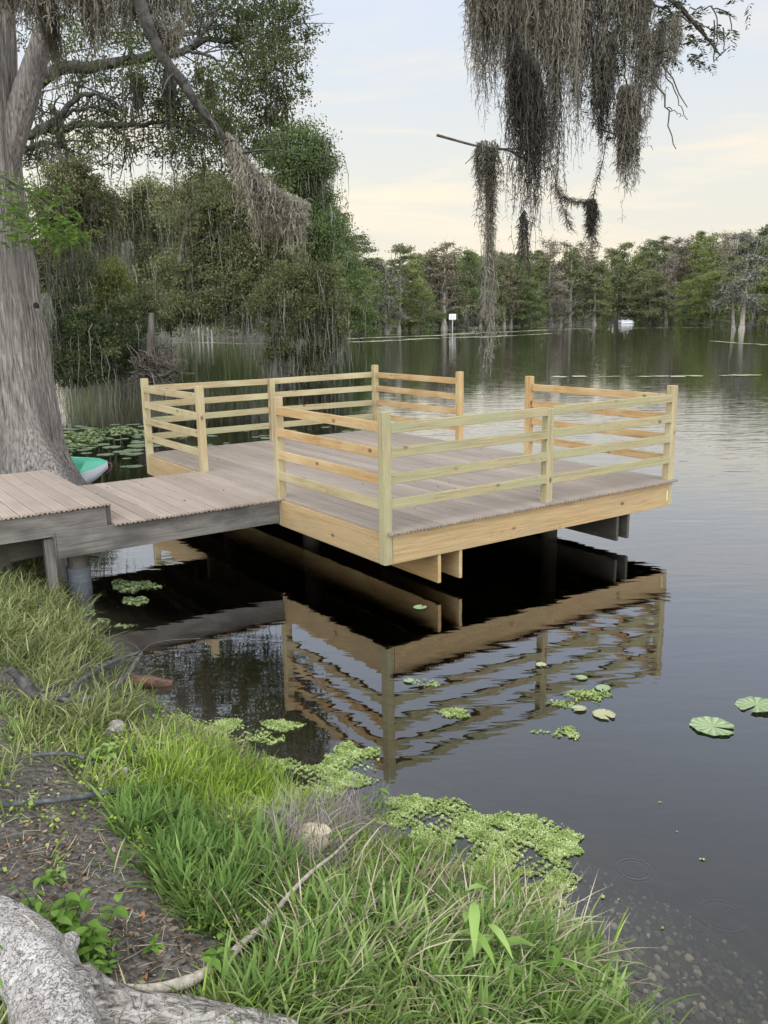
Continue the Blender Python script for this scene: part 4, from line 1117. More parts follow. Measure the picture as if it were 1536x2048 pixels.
for P in ([(1422, 12), (1432, 30), (1434, 60), (1432, 95)], [(1425, 18), (1440, 18), (1455, 25), (1462, 45), (1463, 62)], [(1446, 55), (1449, 80), (1447, 100)], [(1428, 40), (1429, 90), (1428, 125)]):
    twig(P, MD, .004, .003, 8, .002)
b.build('twigs', M_TWIG, branch)
M_NEEDLE = leaf_mat('dull_cypress_needles', [(0, (.022, .028, .018)), (.5, (.045, .055, .032)), (1, (.085, .10, .055))], .3)
b = MB()
for (px, py, n, sx, sy) in ((1400, 40, 20, 45, 26), (1350, 30, 20, 50, 30), (1300, 60, 18, 45, 45), (1240, 60, 20, 40, 60), (1350, 90, 12, 40, 30), (1410, 90, 9, 25, 25), (1215, 120, 14, 30, 45), (1250, 20, 18, 50, 30), (1205, 250, 5, 14, 16), (1165, 200, 7, 20, 40)):
    for k in range(n):
        p = at_d(px + rng.normal(0, sx), py + rng.normal(0, sy), MD + rng.normal(0, .12)) - bro
        spray(b, p, np.array([rng.uniform(-.3, 1), rng.uniform(-.6, .6), rng.uniform(-.7, .5)]), 9, rng.uniform(.05, .12), .042, rng.uniform(.2, .7))
b.build('foliage', M_NEEDLE, branch)
# the broken stick caught in the moss
b = MB()
st = limb_path([(873, 270), (905, 279), (950, 291), (985, 296), (1020, 302), (1058, 312), (1085, 322)], MD-.12, 26); o0 = st[0].copy()
b.tube(st - o0, np.linspace(.0075, .003, 26), 6)
for P in ([(960, 292), (948, 310), (930, 328)], [(985, 296), (1030, 298), (1062, 296)], [(1020, 302), (1045, 318), (1075, 326)], [(1058, 312), (1085, 308), (1110, 294)], [(1030, 306), (1055, 320), (1080, 318)]):
    p = limb_path(P, MD-.12, 10); b.tube(p - o0, np.linspace(.0045, .002, 10), 5, False)
tag(b.build('broken_stick', M_TWIG, None, True, loc=o0), 'bare forked stick caught crosswise in the hanging moss', 'stick')
def hang(label, spec, n, curls, mat=M_MOSS, D=MD, depth=.10, tone=.4, width=.0062, sway=.032, pw=.6, K=34, cw=.0042, cl=.034, tv=.16):
    xs = [s[0] for s in spec]
    A, Ls = [], []
    if n > 250: n, pw = int(n*.66), pw*1.5
    for px in rng.uniform(xs[0], xs[-1], n):
        ty = np.interp(px, xs, [s[1] for s in spec]); by = np.interp(px, xs, [s[2] for s in spec]) + 14
        d = D + rng.normal(0, depth)
        a = at_d(px, ty + rng.uniform(-5, 5), d); e = at_d(px, by, d)
        tress = .70 + .30*abs(math.sin(px*.23 + n) * math.sin(px*.09 + 2*n))**.5
        A.append(a); Ls.append((a[2]-e[2])*tress*(.30 + .70*rng.random()**pw) if n > 60 else (a[2]-e[2])*(.30 + .70*rng.random()**pw))
    Ls = np.array(Ls)*np.where(rng.random(len(Ls)) < .05, 1.3, 1)
    return moss_thing(label, A, Ls, K, width, sway, mat, curls, cl, cw, tone, 'moss hanging over the lake', tvar=tv)
hang('grey moss bunch at the left edge of the hanging mass above the stick', [(938, -70, 90), (952, -70, 230), (966, -70, 280), (985, -70, 240), (1000, -70, 260), (1012, -70, 90)], 620, 9000, tone=.45, pw=1.1)
hang('narrow dark moss strand dangling from the stick down to the water view', [(953, 288, 330), (966, 284, 420), (975, 285, 500), (986, 285, 480), (995, 290, 400)], 60, 2300, D=MD-.12, depth=.03, tone=.25, pw=.9)
hang('very long thin pale moss thread reaching down past the far waterline', [(972, 296, 600), (978, 300, 730), (984, 300, 745), (992, 300, 640)], 34, 2600, D=MD-.05, depth=.015, tone=.7, pw=.35, sway=.018, K=60)
hang('thick grey moss curtain left of centre in the hanging mass', [(1008, -70, 180), (1025, -70, 330), (1050, -70, 300), (1075, -70, 330), (1090, -70, 200)], 760, 9000, tone=.42, pw=1.0)
hang('heaviest dark brown moss clump hanging through the middle of the mass', [(1018, 120, 330), (1030, 60, 420), (1045, 100, 470), (1060, 110, 500), (1075, 120, 515), (1086, 180, 470), (1090, 250, 330)], 560, 9000, mat=M_MOSS_D, D=MD-.18, depth=.05, tone=.25, pw=.8)
hang('thin dark moss tail under the heaviest clump', [(1042, 430, 500), (1047, 420, 565), (1052, 430, 520)], 24, 800, mat=M_MOSS_D, D=MD-.15, depth=.02, tone=.3, pw=.4)
hang('grey moss curtain right of the heaviest clump', [(1088, -70, 190), (1105, -70, 270), (1125, -70, 250), (1140, -70, 200), (1150, -70, 130)], 640, 8000, tone=.47, pw=.9)
hang('wispy moss threads ending in a slack loop between two strands', [(1100, 100, 330), (1110, 100, 420), (1122, 100, 390)], 42, 2200, D=MD+.05, depth=.03, tone=.4, pw=.35)
hang('tapering grey moss spike in the middle right of the mass', [(1143, -70, 190), (1155, -70, 330), (1162, -70, 360), (1172, -70, 270), (1185, -70, 180)], 520, 7000, tone=.5, pw=.7)
hang('ragged dark moss string right of the tapering spike', [(1190, 60, 220), (1202, 70, 330), (1210, 70, 370), (1220, 70, 260), (1232, 60, 180)], 230, 4800, mat=M_MOSS_D, tone=.5, pw=.6)
hang('little dark moss tassel hanging lowest beside the slack loop', [(1178, 402, 440), (1186, 400, 480), (1193, 405, 470)], 60, 1500, mat=M_MOSS_D, D=MD+.05, depth=.02, tone=.35, pw=.6)
hang('broad grey moss bunch under the needles at the right of the mass', [(1190, -70, 110), (1215, -70, 180), (1240, -70, 160), (1262, -70, 240), (1285, -70, 240), (1305, -70, 150)], 560, 8000, tone=.42, pw=.9)
hang('solid moss bundle with blunt top at the right of the mass', [(1238, 178, 300), (1248, 172, 370), (1260, 172, 400), (1270, 176, 385), (1280, 185, 330)], 240, 4400, D=MD-.15, depth=.04, tone=.25, pw=.6)
hang('thin straggling moss at the right side of the solid bundle', [(1280, 60, 240), (1295, 60, 320), (1305, 60, 260), (1320, 40, 190), (1360, 20, 130)], 110, 4200, tone=.4, pw=.6)
# slack loop of moss thread
b = MB()
lp = limb_path([(1104, 330), (1118, 385), (1140, 400), (1165, 405), (1184, 402)], MD+.05, 40); lo = lp[0].copy()
b.tube(lp - lo, .0022, 4, False)
q = lp[rng.integers(6, 40, 420)] - lo + rng.normal(size=(420, 3))*.006
b.arcs(q, rng.uniform(.02, .06, 420), .0036, rng.random(420))
lp2 = limb_path([(1110, 370), (1128, 420), (1142, 460)], MD+.05, 24)
b.tube(lp2 - lo, .002, 4, False); q = lp2[rng.integers(0, 24, 300)] - lo + rng.normal(size=(300, 3))*.008; b.arcs(q, rng.uniform(.02, .05, 300), .0036, rng.random(300))
lp3 = limb_path([(1218, 250), (1206, 320), (1192, 370), (1186, 402)], MD+.05, 24)
b.tube(lp3 - lo, .002, 4, False); q = lp3[rng.integers(0, 24, 240)] - lo; b.arcs(q, rng.uniform(.02, .05, 240), .0036, rng.random(240))
tag(b.build('moss_thread', M_MOSS_D, None, loc=lo), 'slack looping moss thread strung between two hanging strands', 'spanish moss', 'moss hanging over the lake')

# ------------------------------------------------------------------ small boat behind the cypress root
bt = at_d(220, 958, 13.9); bt[2] = 0
boat = empty('rowing_boat', bt, R(186)); boat.rotation_euler.x = R(-13)
tag(boat, 'small boat with green inside and white hull, bow showing past the cypress root', 'boat')
M_BGREEN = surf_mat('boat_green', lambda nt: (.10, .42, .27), .4)
M_BWHITE = surf_mat('boat_white', lambda nt: (.66, .68, .68), .4)
sts = np.linspace(0, 1, 16)
hull, ins = MB(), MB()
Vh, Vi = [], []
for s in sts:
    x = s*2.5; hw = .50*min(1, (s/.34)**.55 if s > 0 else 0) + .012; hw *= 1 if s < .85 else 1 - .25*(s-.85)/.15
    zk = .30*max(0, 1-s/.22)**1.6 - .08; zg = .27 + .08*max(0, 1-s/.3)**1.5
    prof = [(-1, zg), (-.93, zg*.55+zk*.45), (-.72, zk+.03), (0, zk), (.72, zk+.03), (.93, zg*.55+zk*.45), (1, zg)]
    Vh += [(x, hw*a, z) for a, z in prof]
    dz = .035
    prof = [(-1.02, zg+.002), (-.86, zg+.012), (-.80, zg*.6+zk*.4+dz), (-.5, max(zk+.09, .02)), (.5, max(zk+.09, .02)), (.80, zg*.6+zk*.4+dz), (.86, zg+.012), (1.02, zg+.002)]
    Vi += [(x + .0*s, hw*a, z) for a, z in prof]
hull.quads(Vh, [(i*7+j, i*7+j+1, (i+1)*7+j+1, (i+1)*7+j) for i in range(15) for j in range(6)])
ins.quads(Vi, [(i*8+j, (i+1)*8+j, (i+1)*8+j+1, i*8+j+1) for i in range(15) for j in range(7)])
hull.build('hull', M_BWHITE, boat, True); ins.build('inner_shell', M_BGREEN, boat, True)
b = MB(); b.quads([(.42, -.40, .255), (.42, .40, .255), (.02, .05, .34), (.02, -.05, .34), ], [(0, 1, 2, 3)]); b.quads([(.42, -.40, .24), (.42, .40, .24), (.42, .40, .255), (.42, -.40, .255)], [(0, 1, 2, 3)])
b.build('foredeck', M_BGREEN, boat)
b = MB(); b.tube(smooth_path([(.03, -.05, .33), (-.06, 0, .29), (-.03, .02, .2), (.04, .0, .15)], 12), .012, 6); b.build('bow_handle', surf_mat('rope_red', lambda nt: (.13, .05, .045), .8), boat, True)

# ------------------------------------------------------------------ lily pads and floating mats
M_PAD = leaf_mat('lily_pad', [(0, (0.120, 0.168, 0.072)), (.5, (0.228, 0.294, 0.144)), (1, (0.360, 0.432, 0.240))], .15, .06)
M_PADD = leaf_mat('dull_lily_pad', [(0, (.06, .08, .04)), (.5, (.12, .15, .08)), (1, (.20, .235, .14))], .15, .05)
M_PADY = leaf_mat('yellowed_lily_pad', [(0, (.20, .20, .09)), (.5, (.34, .33, .19)), (1, (.45, .43, .28))], .15, .04)
def lily(x, y, r, rz, mat, label, group=None, tilt=0, wav=.02, notch=.35, z=.006):
    nA, nR = 44, 5
    b = MB(); V = []; rn = []
    ang = np.linspace(notch/2, 2*np.pi-notch/2, nA)
    for i in range(nR+1):
        f = i/nR
        rr = r*f*(1 + .035*np.sin(ang*9+x*7)*f + .02*np.sin(ang*17))
        rib = .10*wav*np.cos(ang*13)*f + wav*.5*f**3*(.5+.5*np.sin(ang*5+y*5))
        V.append(np.stack([np.cos(ang)*rr, np.sin(ang)*rr*.95, z + r*rib*2.5 + .004*f], 1))
    V = np.vstack(V)
    Q = [(i*nA+j, i*nA+j+1, (i+1)*nA+j+1, (i+1)*nA+j) for i in range(nR) for j in range(nA-1)]
    rn = [np.clip(.5 + .28*np.cos(ang[j]*13) - .10*(i == nR-1) + rng.normal(0, .08), 0, 1) for i in range(nR) for j in range(nA-1)]
    b.quads(V, Q, np.array(rn))
    o = b.build('lily_pad', mat, None, True, loc=(x, y, 0)); o.rotation_euler = (tilt, 0, rz)
    return tag(o, label, 'lily pad', group)
for px, py, r, mat, lab, tl in ((1425, 1455, .135, M_PAD, 'large round ribbed lily pad floating alone at the right', 0), (1512, 1412, .135, M_PAD, 'lily pad with curled notch cut by the right edge', .10), (1082, 1331, .042, M_PADY, 'small yellowish lily pad by the reflected middle post', 0),
        (1163, 1357, .042, M_PAD, 'tiny green lily pad in the reflected railing', 0), (1206, 1378, .055, M_PAD, 'green lily pad at the top right of the weed cluster', .05), (1208, 1431, .075, M_PADY, 'pale faded lily pad at the bottom of the weed cluster', 0), (1158, 1419, .05, M_PADY, 'yellow green lily pad at the left of the weed cluster', .06),
        (840, 1216, .062, M_PAD, 'lone lily pad in the dark water under the dock', 0), (818, 1363, .04, M_PAD, 'small lily pad in the reflected railing left of the weed patch', 0)):
    p = at_z(px, py, 0); lily(p[0], p[1], r, rng.uniform(0, 6.28), mat, lab, None, tl)
k = 0
while k < 80:
    px, py = rng.uniform(100, 300), rng.uniform(848, 935)
    if py > 905 and px < 150: continue
    if rng.random() > np.interp(py, [848, 880, 905, 935], [1, .9, .6, .15]): continue
    p = at_z(px, py, 0)
    lily(p[0] + rng.normal(0, .1), p[1], rng.uniform(.08, .20), rng.uniform(0, 6.28), M_PADD, 'flat lily pad in the crowded patch of water beyond the green boat', 'lily pads beyond the small boat', wav=.01)
    k += 1
for px, py, n in ((500, 868, 8), (650, 862, 6), (560, 878, 6), (430, 895, 8), (340, 890, 8)):
    for q in range(n):
        p = at_z(px + rng.normal(0, 40), py + rng.normal(0, 5), 0)
        u, v = (p[0]-AX)*math.cos(TH) + (p[1]-AY)*math.sin(TH), -(p[0]-AX)*math.sin(TH) + (p[1]-AY)*math.cos(TH)
        if v < L2 + .4: continue
        lily(p[0], p[1], rng.uniform(.06, .13), rng.uniform(0, 6.28), M_PADD, 'lily pad floating close behind the back railing', 'lily pads behind the dock', wav=.01)
M_MAT = leaf_mat('floating_fern', [(0, (.10, .14, .04)), (.4, (.25, .32, .10)), (.8, (.40, .46, .19)), (1, (.52, .55, .30))], .25)
M_MATD = leaf_mat('dark_floating_weed', [(0, (.05, .07, .03)), (.5, (.11, .14, .06)), (1, (.22, .26, .12))], .2)  # darker green than the bright mats
fm = MB()
def mat_patch(b, px, py, rx, ry, n, size=(.0032, .0085), zmax=.009, fill=1.0):
    """small rounded leaves crowded on the water inside an uneven outline"""
    n = int(n*2.7) if size[1] < .011 else n
    c = at_z(px, py, 0)[:2]; ex = at_z(px+rx, py, 0)[:2] - c; ey = at_z(px, py-ry, 0)[:2] - c
    a = rng.uniform(0, 6.283, n); r = np.sqrt(rng.random(n))*fill
    lim = 1 + .22*np.sin(a*3 + px) + .16*np.sin(a*5 + py) + .10*np.sin(a*11 + px*.3)
    P = c + ex*(np.cos(a)*r*lim)[:, None] + ey*(np.sin(a)*r*lim)[:, None]
    hole = np.sin(P[:, 0]*17 + 1.3*np.sin(P[:, 1]*11 + px)) + np.sin(P[:, 1]*15 + 1.7*np.sin(P[:, 0]*9)) + rng.normal(0, .45, n)
    edge = r*lim/(1.25)
    fine = np.sin(P[:, 0]*113 + 2.4*np.sin(P[:, 1]*83)) + np.sin(P[:, 1]*107 + 2.4*np.sin(P[:, 0]*79 + 1))
    P = P[hole + .75*fine - 1.2*edge**3 > (-.35 if size[1] < .011 else -1.0)]; n = len(P)
    cl = .5 + .3*np.sin(P[:, 0]*31 + P[:, 1]*13)*np.sin(P[:, 1]*37)
    s = rng.uniform(size[0], size[1], n); z = .003 + zmax*rng.random(n)**2.2*(.4 + cl)
    nrm = rng.normal(size=(n, 3))*.42 + [0, 0, 1]; nrm /= np.linalg.norm(nrm, axis=1)[:, None]
    u = np.cross(nrm, rng.normal(size=(n, 3))); u /= np.linalg.norm(u, axis=1)[:, None]; w = np.cross(nrm, u)
    C = np.column_stack([P, z])
    V = np.stack([C + u*(s*math.cos(t))[:, None] + w*(s*.8*math.sin(t))[:, None] for t in (0.4, 1.57, 2.75, 4.71)], 1).reshape(-1, 3)
    b.quads(V, np.arange(4*n).reshape(-1, 4), np.clip(cl*.8 + rng.normal(.1, .17, n), 0, 1))
for a in ((655, 1560, 78, 30, 5200), (700, 1520, 55, 26, 3600), (620, 1585, 60, 18, 2400), (740, 1505, 22, 9, 500), (830, 1615, 55, 24, 3000), (880, 1650, 62, 48, 5200), (850, 1690, 45, 30, 2400), (900, 1605, 26, 8, 700), (1000, 1700, 78, 46, 6200), (1050, 1660, 58, 34, 4200), (1100, 1690, 50, 30, 3600), (1090, 1730, 45, 26, 2600), (980, 1750, 60, 26, 2600),
          (950, 1640, 30, 14, 900), (1130, 1672, 20, 12, 500), (1010, 1640, 50, 14, 1200), (1020, 1790, 50, 20, 1300), (1060, 1820, 40, 18, 900), (1130, 1850, 30, 12, 450), (1000, 1850, 60, 30, 1400), (900, 1760, 70, 24, 2200), (1080, 1790, 60, 26, 2200), (1120, 1760, 40, 22, 1400), (1100, 1850, 40, 20, 900), (1160, 1900, 40, 18, 700), (1210, 1960, 40, 22, 700), (1140, 1700, 22, 14, 900), (780, 1640, 60, 20, 1500), (560, 1530, 40, 14, 700), (420, 1450, 60, 12, 1200), (350, 1440, 40, 10, 500), (560, 1452, 45, 11, 1100), (500, 1470, 45, 16, 1400), (455, 1455, 40, 14, 1200), (540, 1480, 30, 8, 500)):
    mat_patch(fm, *a)
tag(fm.build('floating_fern', M_MAT), 'frothy light green floating weed mats along the grassy bank', 'floating weed', kind='stuff')
fm = MB()
for a in ((1175, 1395, 40, 16, 900), (1130, 1408, 30, 7, 300), (905, 1425, 30, 8, 420), (925, 1432, 16, 5, 150), (850, 1368, 26, 9, 420), (1085, 1465, 20, 4, 190), (1110, 1472, 14, 4, 120), (1135, 1462, 20, 9, 300), (1148, 1472, 12, 6, 140)):
    mat_patch(fm, *a, zmax=.012)
for a in ((1398, 1720, 12, 3, 14), (1205, 1795, 3, 2, 4), (1320, 1605, 4, 1, 3), (1355, 1663, 3, 1, 3), (1322, 1857, 5, 2, 5), (1240, 1800, 4, 2, 4)):
    mat_patch(fm, *a, zmax=.006)
tag(fm.build('drifting_weed', M_MAT), 'small drifting scraps of bright weed on the open water', 'floating weed', kind='stuff')
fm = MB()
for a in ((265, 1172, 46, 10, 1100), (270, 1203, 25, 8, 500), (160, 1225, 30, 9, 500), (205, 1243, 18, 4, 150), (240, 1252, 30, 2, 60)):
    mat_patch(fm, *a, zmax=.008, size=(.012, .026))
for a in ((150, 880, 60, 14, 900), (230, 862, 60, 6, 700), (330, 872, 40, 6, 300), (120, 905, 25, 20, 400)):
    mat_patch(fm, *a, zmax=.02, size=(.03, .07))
tag(fm.build('dark_weed', M_MATD), 'darker floating weed under the gangway and beyond the boat', 'floating weed', kind='stuff')

# ------------------------------------------------------------------ grass on the bank
def ground_pts(poly_or_fn, n, xlo, xhi, ylo, yhi):
    pass
def bank(n, blobs=None, margin=-.10, dmax=9):
    """n random spots on the bank; blobs = (px, py, rx, ry) ellipses in photo pixels meaning spots on the ground"""
    out = []
    c = [on_ground(px, py) for px, py, rx, ry in blobs]
    w = np.array([rx*ry for _, _, rx, ry in blobs], float); w /= w.sum()
    for k, (px, py, rx, ry) in enumerate(blobs):
        m = int(n*w[k]) + 1
        ex = on_ground(px+rx, py)[:2] - c[k][:2]; ey = on_ground(px, py-ry)[:2] - c[k][:2]
        a = rng.uniform(0, 6.283, m); r = np.sqrt(rng.random(m))*(1 + .2*np.sin(a*4 + px))
        out.append(c[k][:2] + ex*(np.cos(a)*r)[:, None] + ey*(np.sin(a)*r)[:, None])
    P = np.vstack(out)
    d = shore_dist(P[:, 0], P[:, 1])
    P = P[d > margin]
    return np.column_stack([P, np.maximum(height(P[:, 0], P[:, 1]), -.04) - .008])
def soil_mask(P, frac=.95):
    """thin out the trodden bare patch"""
    keep = np.ones(len(P), bool)
    for px, py, rx, ry in ((80, 1640, 150, 95), (215, 1760, 120, 85), (300, 1880, 120, 75), (70, 1745, 120, 80), (60, 1540, 70, 40), (330, 1940, 100, 45), (400, 1925, 60, 45), (230, 1830, 130, 80)):
        c = on_ground(px, py)[:2]; ex = on_ground(px+rx, py)[:2]-c; ey = on_ground(px, py-ry)[:2]-c
        M = np.linalg.inv(np.stack([ex, ey], 1))
        q = (P[:, :2]-c) @ M.T
        r = np.hypot(q[:, 0], q[:, 1]) + .25*np.sin(P[:, 0]*14 + P[:, 1]*9)
        keep &= ~((r < 1) & (rng.random(len(P)) < frac))
    return P[keep]
def clump_tone(P, f=3.0):
    return .5*np.sin(P[:, 0]*f*2.1 + 1.7*np.sin(P[:, 1]*f))*np.sin(P[:, 1]*f*1.7 + 2)
def grass(label, mat, P, per, length, width, lean=(.1, .8), bend=(.3, 1.3), tone=.5, K=4, name='grass', tv=.15, spread=.03):
    """tufts: every spot sends up a few blades that lean outwards"""
    P = P[clump_tone(P, 4.7) + rng.normal(0, .22, len(P)) > -.27]
    idx = np.repeat(np.arange(len(P)), rng.poisson(per, len(P))); n = len(idx); b = MB()
    tn = clump_tone(P)[idx]; big = rng.uniform(.6, 1.25, len(P))[idx]
    az = rng.uniform(0, 6.283, n)
    B = P[idx] + np.stack([np.cos(az), np.sin(az), 0*az], 1)*(rng.random(n)*spread)[:, None]
    az = az + rng.normal(0, .5, n)
    b.blades(B, az, rng.uniform(*length, n)*big*(1 + .25*tn), rng.uniform(*width, n), rng.uniform(*lean, n), rng.uniform(*bend, n), np.clip(tone + .35*tn + rng.normal(0, tv, n) + rng.normal(0, .1, len(P))[idx], 0, 1), K)
    return tag(b.build(name, mat), label, 'grass', kind='stuff')
STICK = [(187, 1967), (240, 1975), (312, 1977), (371, 1965), (410, 1945), (449, 1922), (480, 1891), (508, 1867), (547, 1828), (578, 1789), (625, 1742)]
STICK_W = np.array([on_ground(x, y+dy)[:2] for dy in (14, 50) for x, y in smooth_path([(a, b, 0) for a, b in STICK], 40)[:, :2]])
HOSE_W = np.array([on_ground(x, y+dy)[:2] for dy in (6, 22) for x, y in [(70, 1388), (100, 1394), (138, 1401), (175, 1400), (211, 1389), (240, 1366), (262, 1338), (250, 1314), (219, 1326), (182, 1346), (155, 1367), (140, 1385), (20, 1340), (45, 1370), (230, 1480)]])
def off_hose(P, r=.085):
    return P[np.min(np.hypot(P[:, None, 0] - HOSE_W[None, :, 0], P[:, None, 1] - HOSE_W[None, :, 1]), axis=1) > r]
def off_stick(P, r=.05):
    d = np.min(np.hypot(P[:, None, 0] - STICK_W[None, :, 0], P[:, None, 1] - STICK_W[None, :, 1]) + np.tile(np.linspace(0, .05, 40), 2)[None, :], axis=1)
    return P[d > r]
M_GR = leaf_mat('lawn_grass', [(0, (0.061, 0.091, 0.024)), (.4, (0.122, 0.177, 0.044)), (.75, (0.207, 0.268, 0.085)), (1, (0.366, 0.390, 0.171))], .35)
M_GRB = leaf_mat('broad_grass', [(0, (0.055, 0.095, 0.024)), (.4, (0.107, 0.177, 0.044)), (.75, (0.177, 0.256, 0.073)), (1, (0.293, 0.366, 0.134))], .35)
M_GRY = leaf_mat('bright_grass', [(0, (0.110, 0.171, 0.024)), (.4, (0.207, 0.305, 0.043)), (.8, (0.317, 0.415, 0.073)), (1, (0.415, 0.500, 0.134))], .4)
M_GRP = leaf_mat('pale_tuft_grass', [(0, (.07, .085, .03)), (.4, (.145, .165, .06)), (.75, (.24, .25, .105)), (1, (.40, .385, .20))], .35)
M_STRAW = leaf_mat('straw', [(0, (.16, .13, .085)), (.5, (.30, .25, .165)), (1, (.50, .44, .32))], .2)
P = soil_mask(bank(4600, [(300, 1560, 330, 110), (150, 1430, 200, 90), (560, 1740, 330, 100), (850, 1880, 330, 160), (480, 1830, 200, 110), (100, 1280, 160, 120), (700, 2050, 560, 110), (60, 1620, 120, 60)]), .955)
grass('short mixed grass over the bank between water and bare soil', M_GR, off_hose(off_stick(P, .04)), 5, (.05, .14), (.005, .009), (.2, 1.1), (.2, 1.3))
P = soil_mask(bank(700, [(330, 1690, 110, 45), (420, 1760, 120, 60), (520, 1800, 90, 60), (300, 1640, 80, 35), (460, 1830, 70, 40), (540, 1870, 70, 50)]), .95)
grass('dense clump of broad dark green grass blades in the middle of the bank', M_GRB, off_stick(P, .09), 6, (.08, .20), (.010, .020), (.1, .95), (.2, 1.2), .42, spread=.05)
P = bank(1050, [(700, 1900, 180, 90), (850, 1960, 220, 90), (1000, 1960, 180, 110), (560, 1990, 160, 70), (1100, 2030, 160, 60), (760, 1850, 130, 50), (930, 1860, 130, 60), (450, 2030, 90, 30)])
grass('tall tangled grass along the bottom right edge of the bank', M_GRB, off_stick(P, .09), 6, (.08, .22), (.007, .017), (.1, 1.1), (.3, 1.7), .6, spread=.06, tv=.22)
P = bank(300, [(760, 1830, 240, 70), (900, 1900, 250, 90), (1050, 1960, 170, 80), (700, 1980, 200, 60), (600, 1720, 80, 50)])
grass('dry straw coloured blades mixed through the tall grass', M_STRAW, P, 6, (.12, .34), (.003, .007), (.6, 1.4), (.2, 1.4), .55, name='dry_grass', spread=.06)
P = bank(1300, [(470, 1600, 120, 38), (420, 1560, 130, 40), (530, 1575, 80, 34), (350, 1530, 130, 40), (560, 1620, 60, 24)])
grass('fine bright yellow green grass at the edge of the floating weed', M_GRY, P, 5, (.05, .14), (.004, .008), (.05, .9), (.2, 1.2), .45, tv=.22)
P = bank(1000, [(50, 1180, 80, 70), (60, 1260, 110, 60), (110, 1320, 120, 50), (170, 1425, 110, 40), (20, 1140, 50, 50), (120, 1230, 50, 40)])
grass('long arching pale grass tufts on the bank under the landing', M_GRP, off_hose(P), 8, (.10, .28), (.006, .013), (.25, 1.1), (.6, 2.0), .5, spread=.07, tv=.2)
P = bank(900, [(330, 1500, 160, 50), (200, 1480, 170, 50), (90, 1400, 120, 50), (420, 1520, 80, 40)])
grass('matted pale grass between the hoses and the water', M_GRP, off_hose(P), 6, (.05, .16), (.004, .009), (.5, 1.4), (.2, 1.2), .6, spread=.05, tv=.22)
P = soil_mask(bank(420, [(300, 1560, 330, 110), (560, 1740, 330, 100), (850, 1880, 330, 140), (700, 2040, 500, 90), (150, 1300, 150, 150)]), .9)
grass('scattered bright tufts among the darker grass', M_GRY, off_stick(off_hose(P)), 5, (.06, .18), (.004, .010), (.1, 1.1), (.2, 1.4), .4, tv=.25, spread=.05)
P = soil_mask(bank(420, [(300, 1560, 330, 110), (560, 1740, 330, 100), (850, 1880, 330, 140), (700, 2040, 500, 90)]), .9)
grass('scattered pale dry-tipped tufts across the bank', M_GRP, off_stick(off_hose(P)), 5, (.08, .22), (.004, .009), (.3, 1.3), (.3, 1.6), .6, tv=.25, spread=.06)
# grass beyond and under the landing, towards the cypress
xx = rng.uniform(-9, -4.2, 5000); yy = rng.uniform(8.5, 15, 5000); k = (shore_dist(xx, yy) > .05)
P = np.column_stack([xx[k], yy[k], height(xx[k], yy[k]) - .01])
grass('low grass on the shore beneath the landing', M_GRP, P, 2, (.08, .25), (.006, .012), (.2, 1.0), (.4, 1.4), .4)
# low clover-like ground cover
b = MB()
P = soil_mask(bank(5200, [(300, 1560, 300, 100), (480, 1740, 200, 80), (700, 1880, 250, 90), (250, 1450, 160, 50), (120, 1660, 120, 60), (560, 1640, 90, 40)]), .8)
n = len(P); s = rng.uniform(.010, .028, n)
b.leaves(P + np.column_stack([np.zeros((n, 2)), rng.uniform(.01, .08, n)]), s, s*.7, np.clip(.5 + .5*clump_tone(P) + rng.normal(0, .2, n), 0, 1), rng.normal(size=(n, 3))*[1, 1, .3])
tag(b.build('ground_cover', M_GRY), 'small leafy ground cover between the grass', 'ground cover', kind='stuff')
# leaf litter and crumbs on the soil
b = MB()
P = bank(2600, [(110, 1640, 180, 110), (250, 1780, 180, 110), (320, 1900, 140, 80), (60, 1750, 120, 80), (300, 1480, 150, 60)])
n = len(P); s = rng.uniform(.008, .045, n)*np.where(rng.random(n) < .75, .55, 1)
b.leaves(P + [0, 0, .016], s, s*.42, rng.random(n), rng.normal(size=(n, 3))*[1, 1, .18])
M_LIT = leaf_mat('leaf_litter', [(0, (.03, .024, .018)), (.4, (.085, .06, .04)), (.7, (.16, .12, .085)), (.88, (.30, .26, .20)), (1, (.36, .16, .07))], .1)
tag(b.build('leaf_litter', M_LIT), 'dry leaves and crumbs scattered over the bare soil', 'leaf litter', kind='stuff')
b = MB()
P = bank(330, [(110, 1640, 180, 100), (250, 1780, 160, 100), (320, 1900, 130, 70), (60, 1750, 120, 80), (620, 1700, 60, 40)])
n = len(P)
b.blades(P + [0, 0, .012], rng.uniform(0, 6.28, n), rng.uniform(.03, .12, n), rng.uniform(.0018, .004, n), rng.uniform(1.35, 1.6, n), rng.uniform(-.3, .5, n), rng.random(n))
tag(b.build('dead_stems', M_STRAW), 'thin dead stems lying on the soil', 'dead stems', kind='stuff')
# dead, wiry heap at the water's edge
b = MB()
P = bank(1500, [(600, 1690, 70, 42), (680, 1640, 80, 34), (560, 1700, 40, 34), (740, 1620, 40, 20), (640, 1740, 70, 40)])
n = len(P)
b.blades(P + np.column_stack([np.zeros((n, 2)), rng.uniform(0, .07, n)]), rng.uniform(0, 6.28, n), rng.uniform(.08, .26, n), rng.uniform(.0018, .0042, n), rng.uniform(.4, 1.5, n), rng.uniform(-1.5, 3.0, n), np.clip(rng.normal(.4, .25, n), 0, 1), 6)
M_WIRY = leaf_mat('wiry_dead_grass', [(0, (.09, .075, .062)), (.5, (.19, .165, .14)), (1, (.36, .32, .27))], .15)
tag(b.build('dead_grass', M_WIRY), 'wiry heap of dead grey grass at the water edge', 'dead grass', kind='stuff')

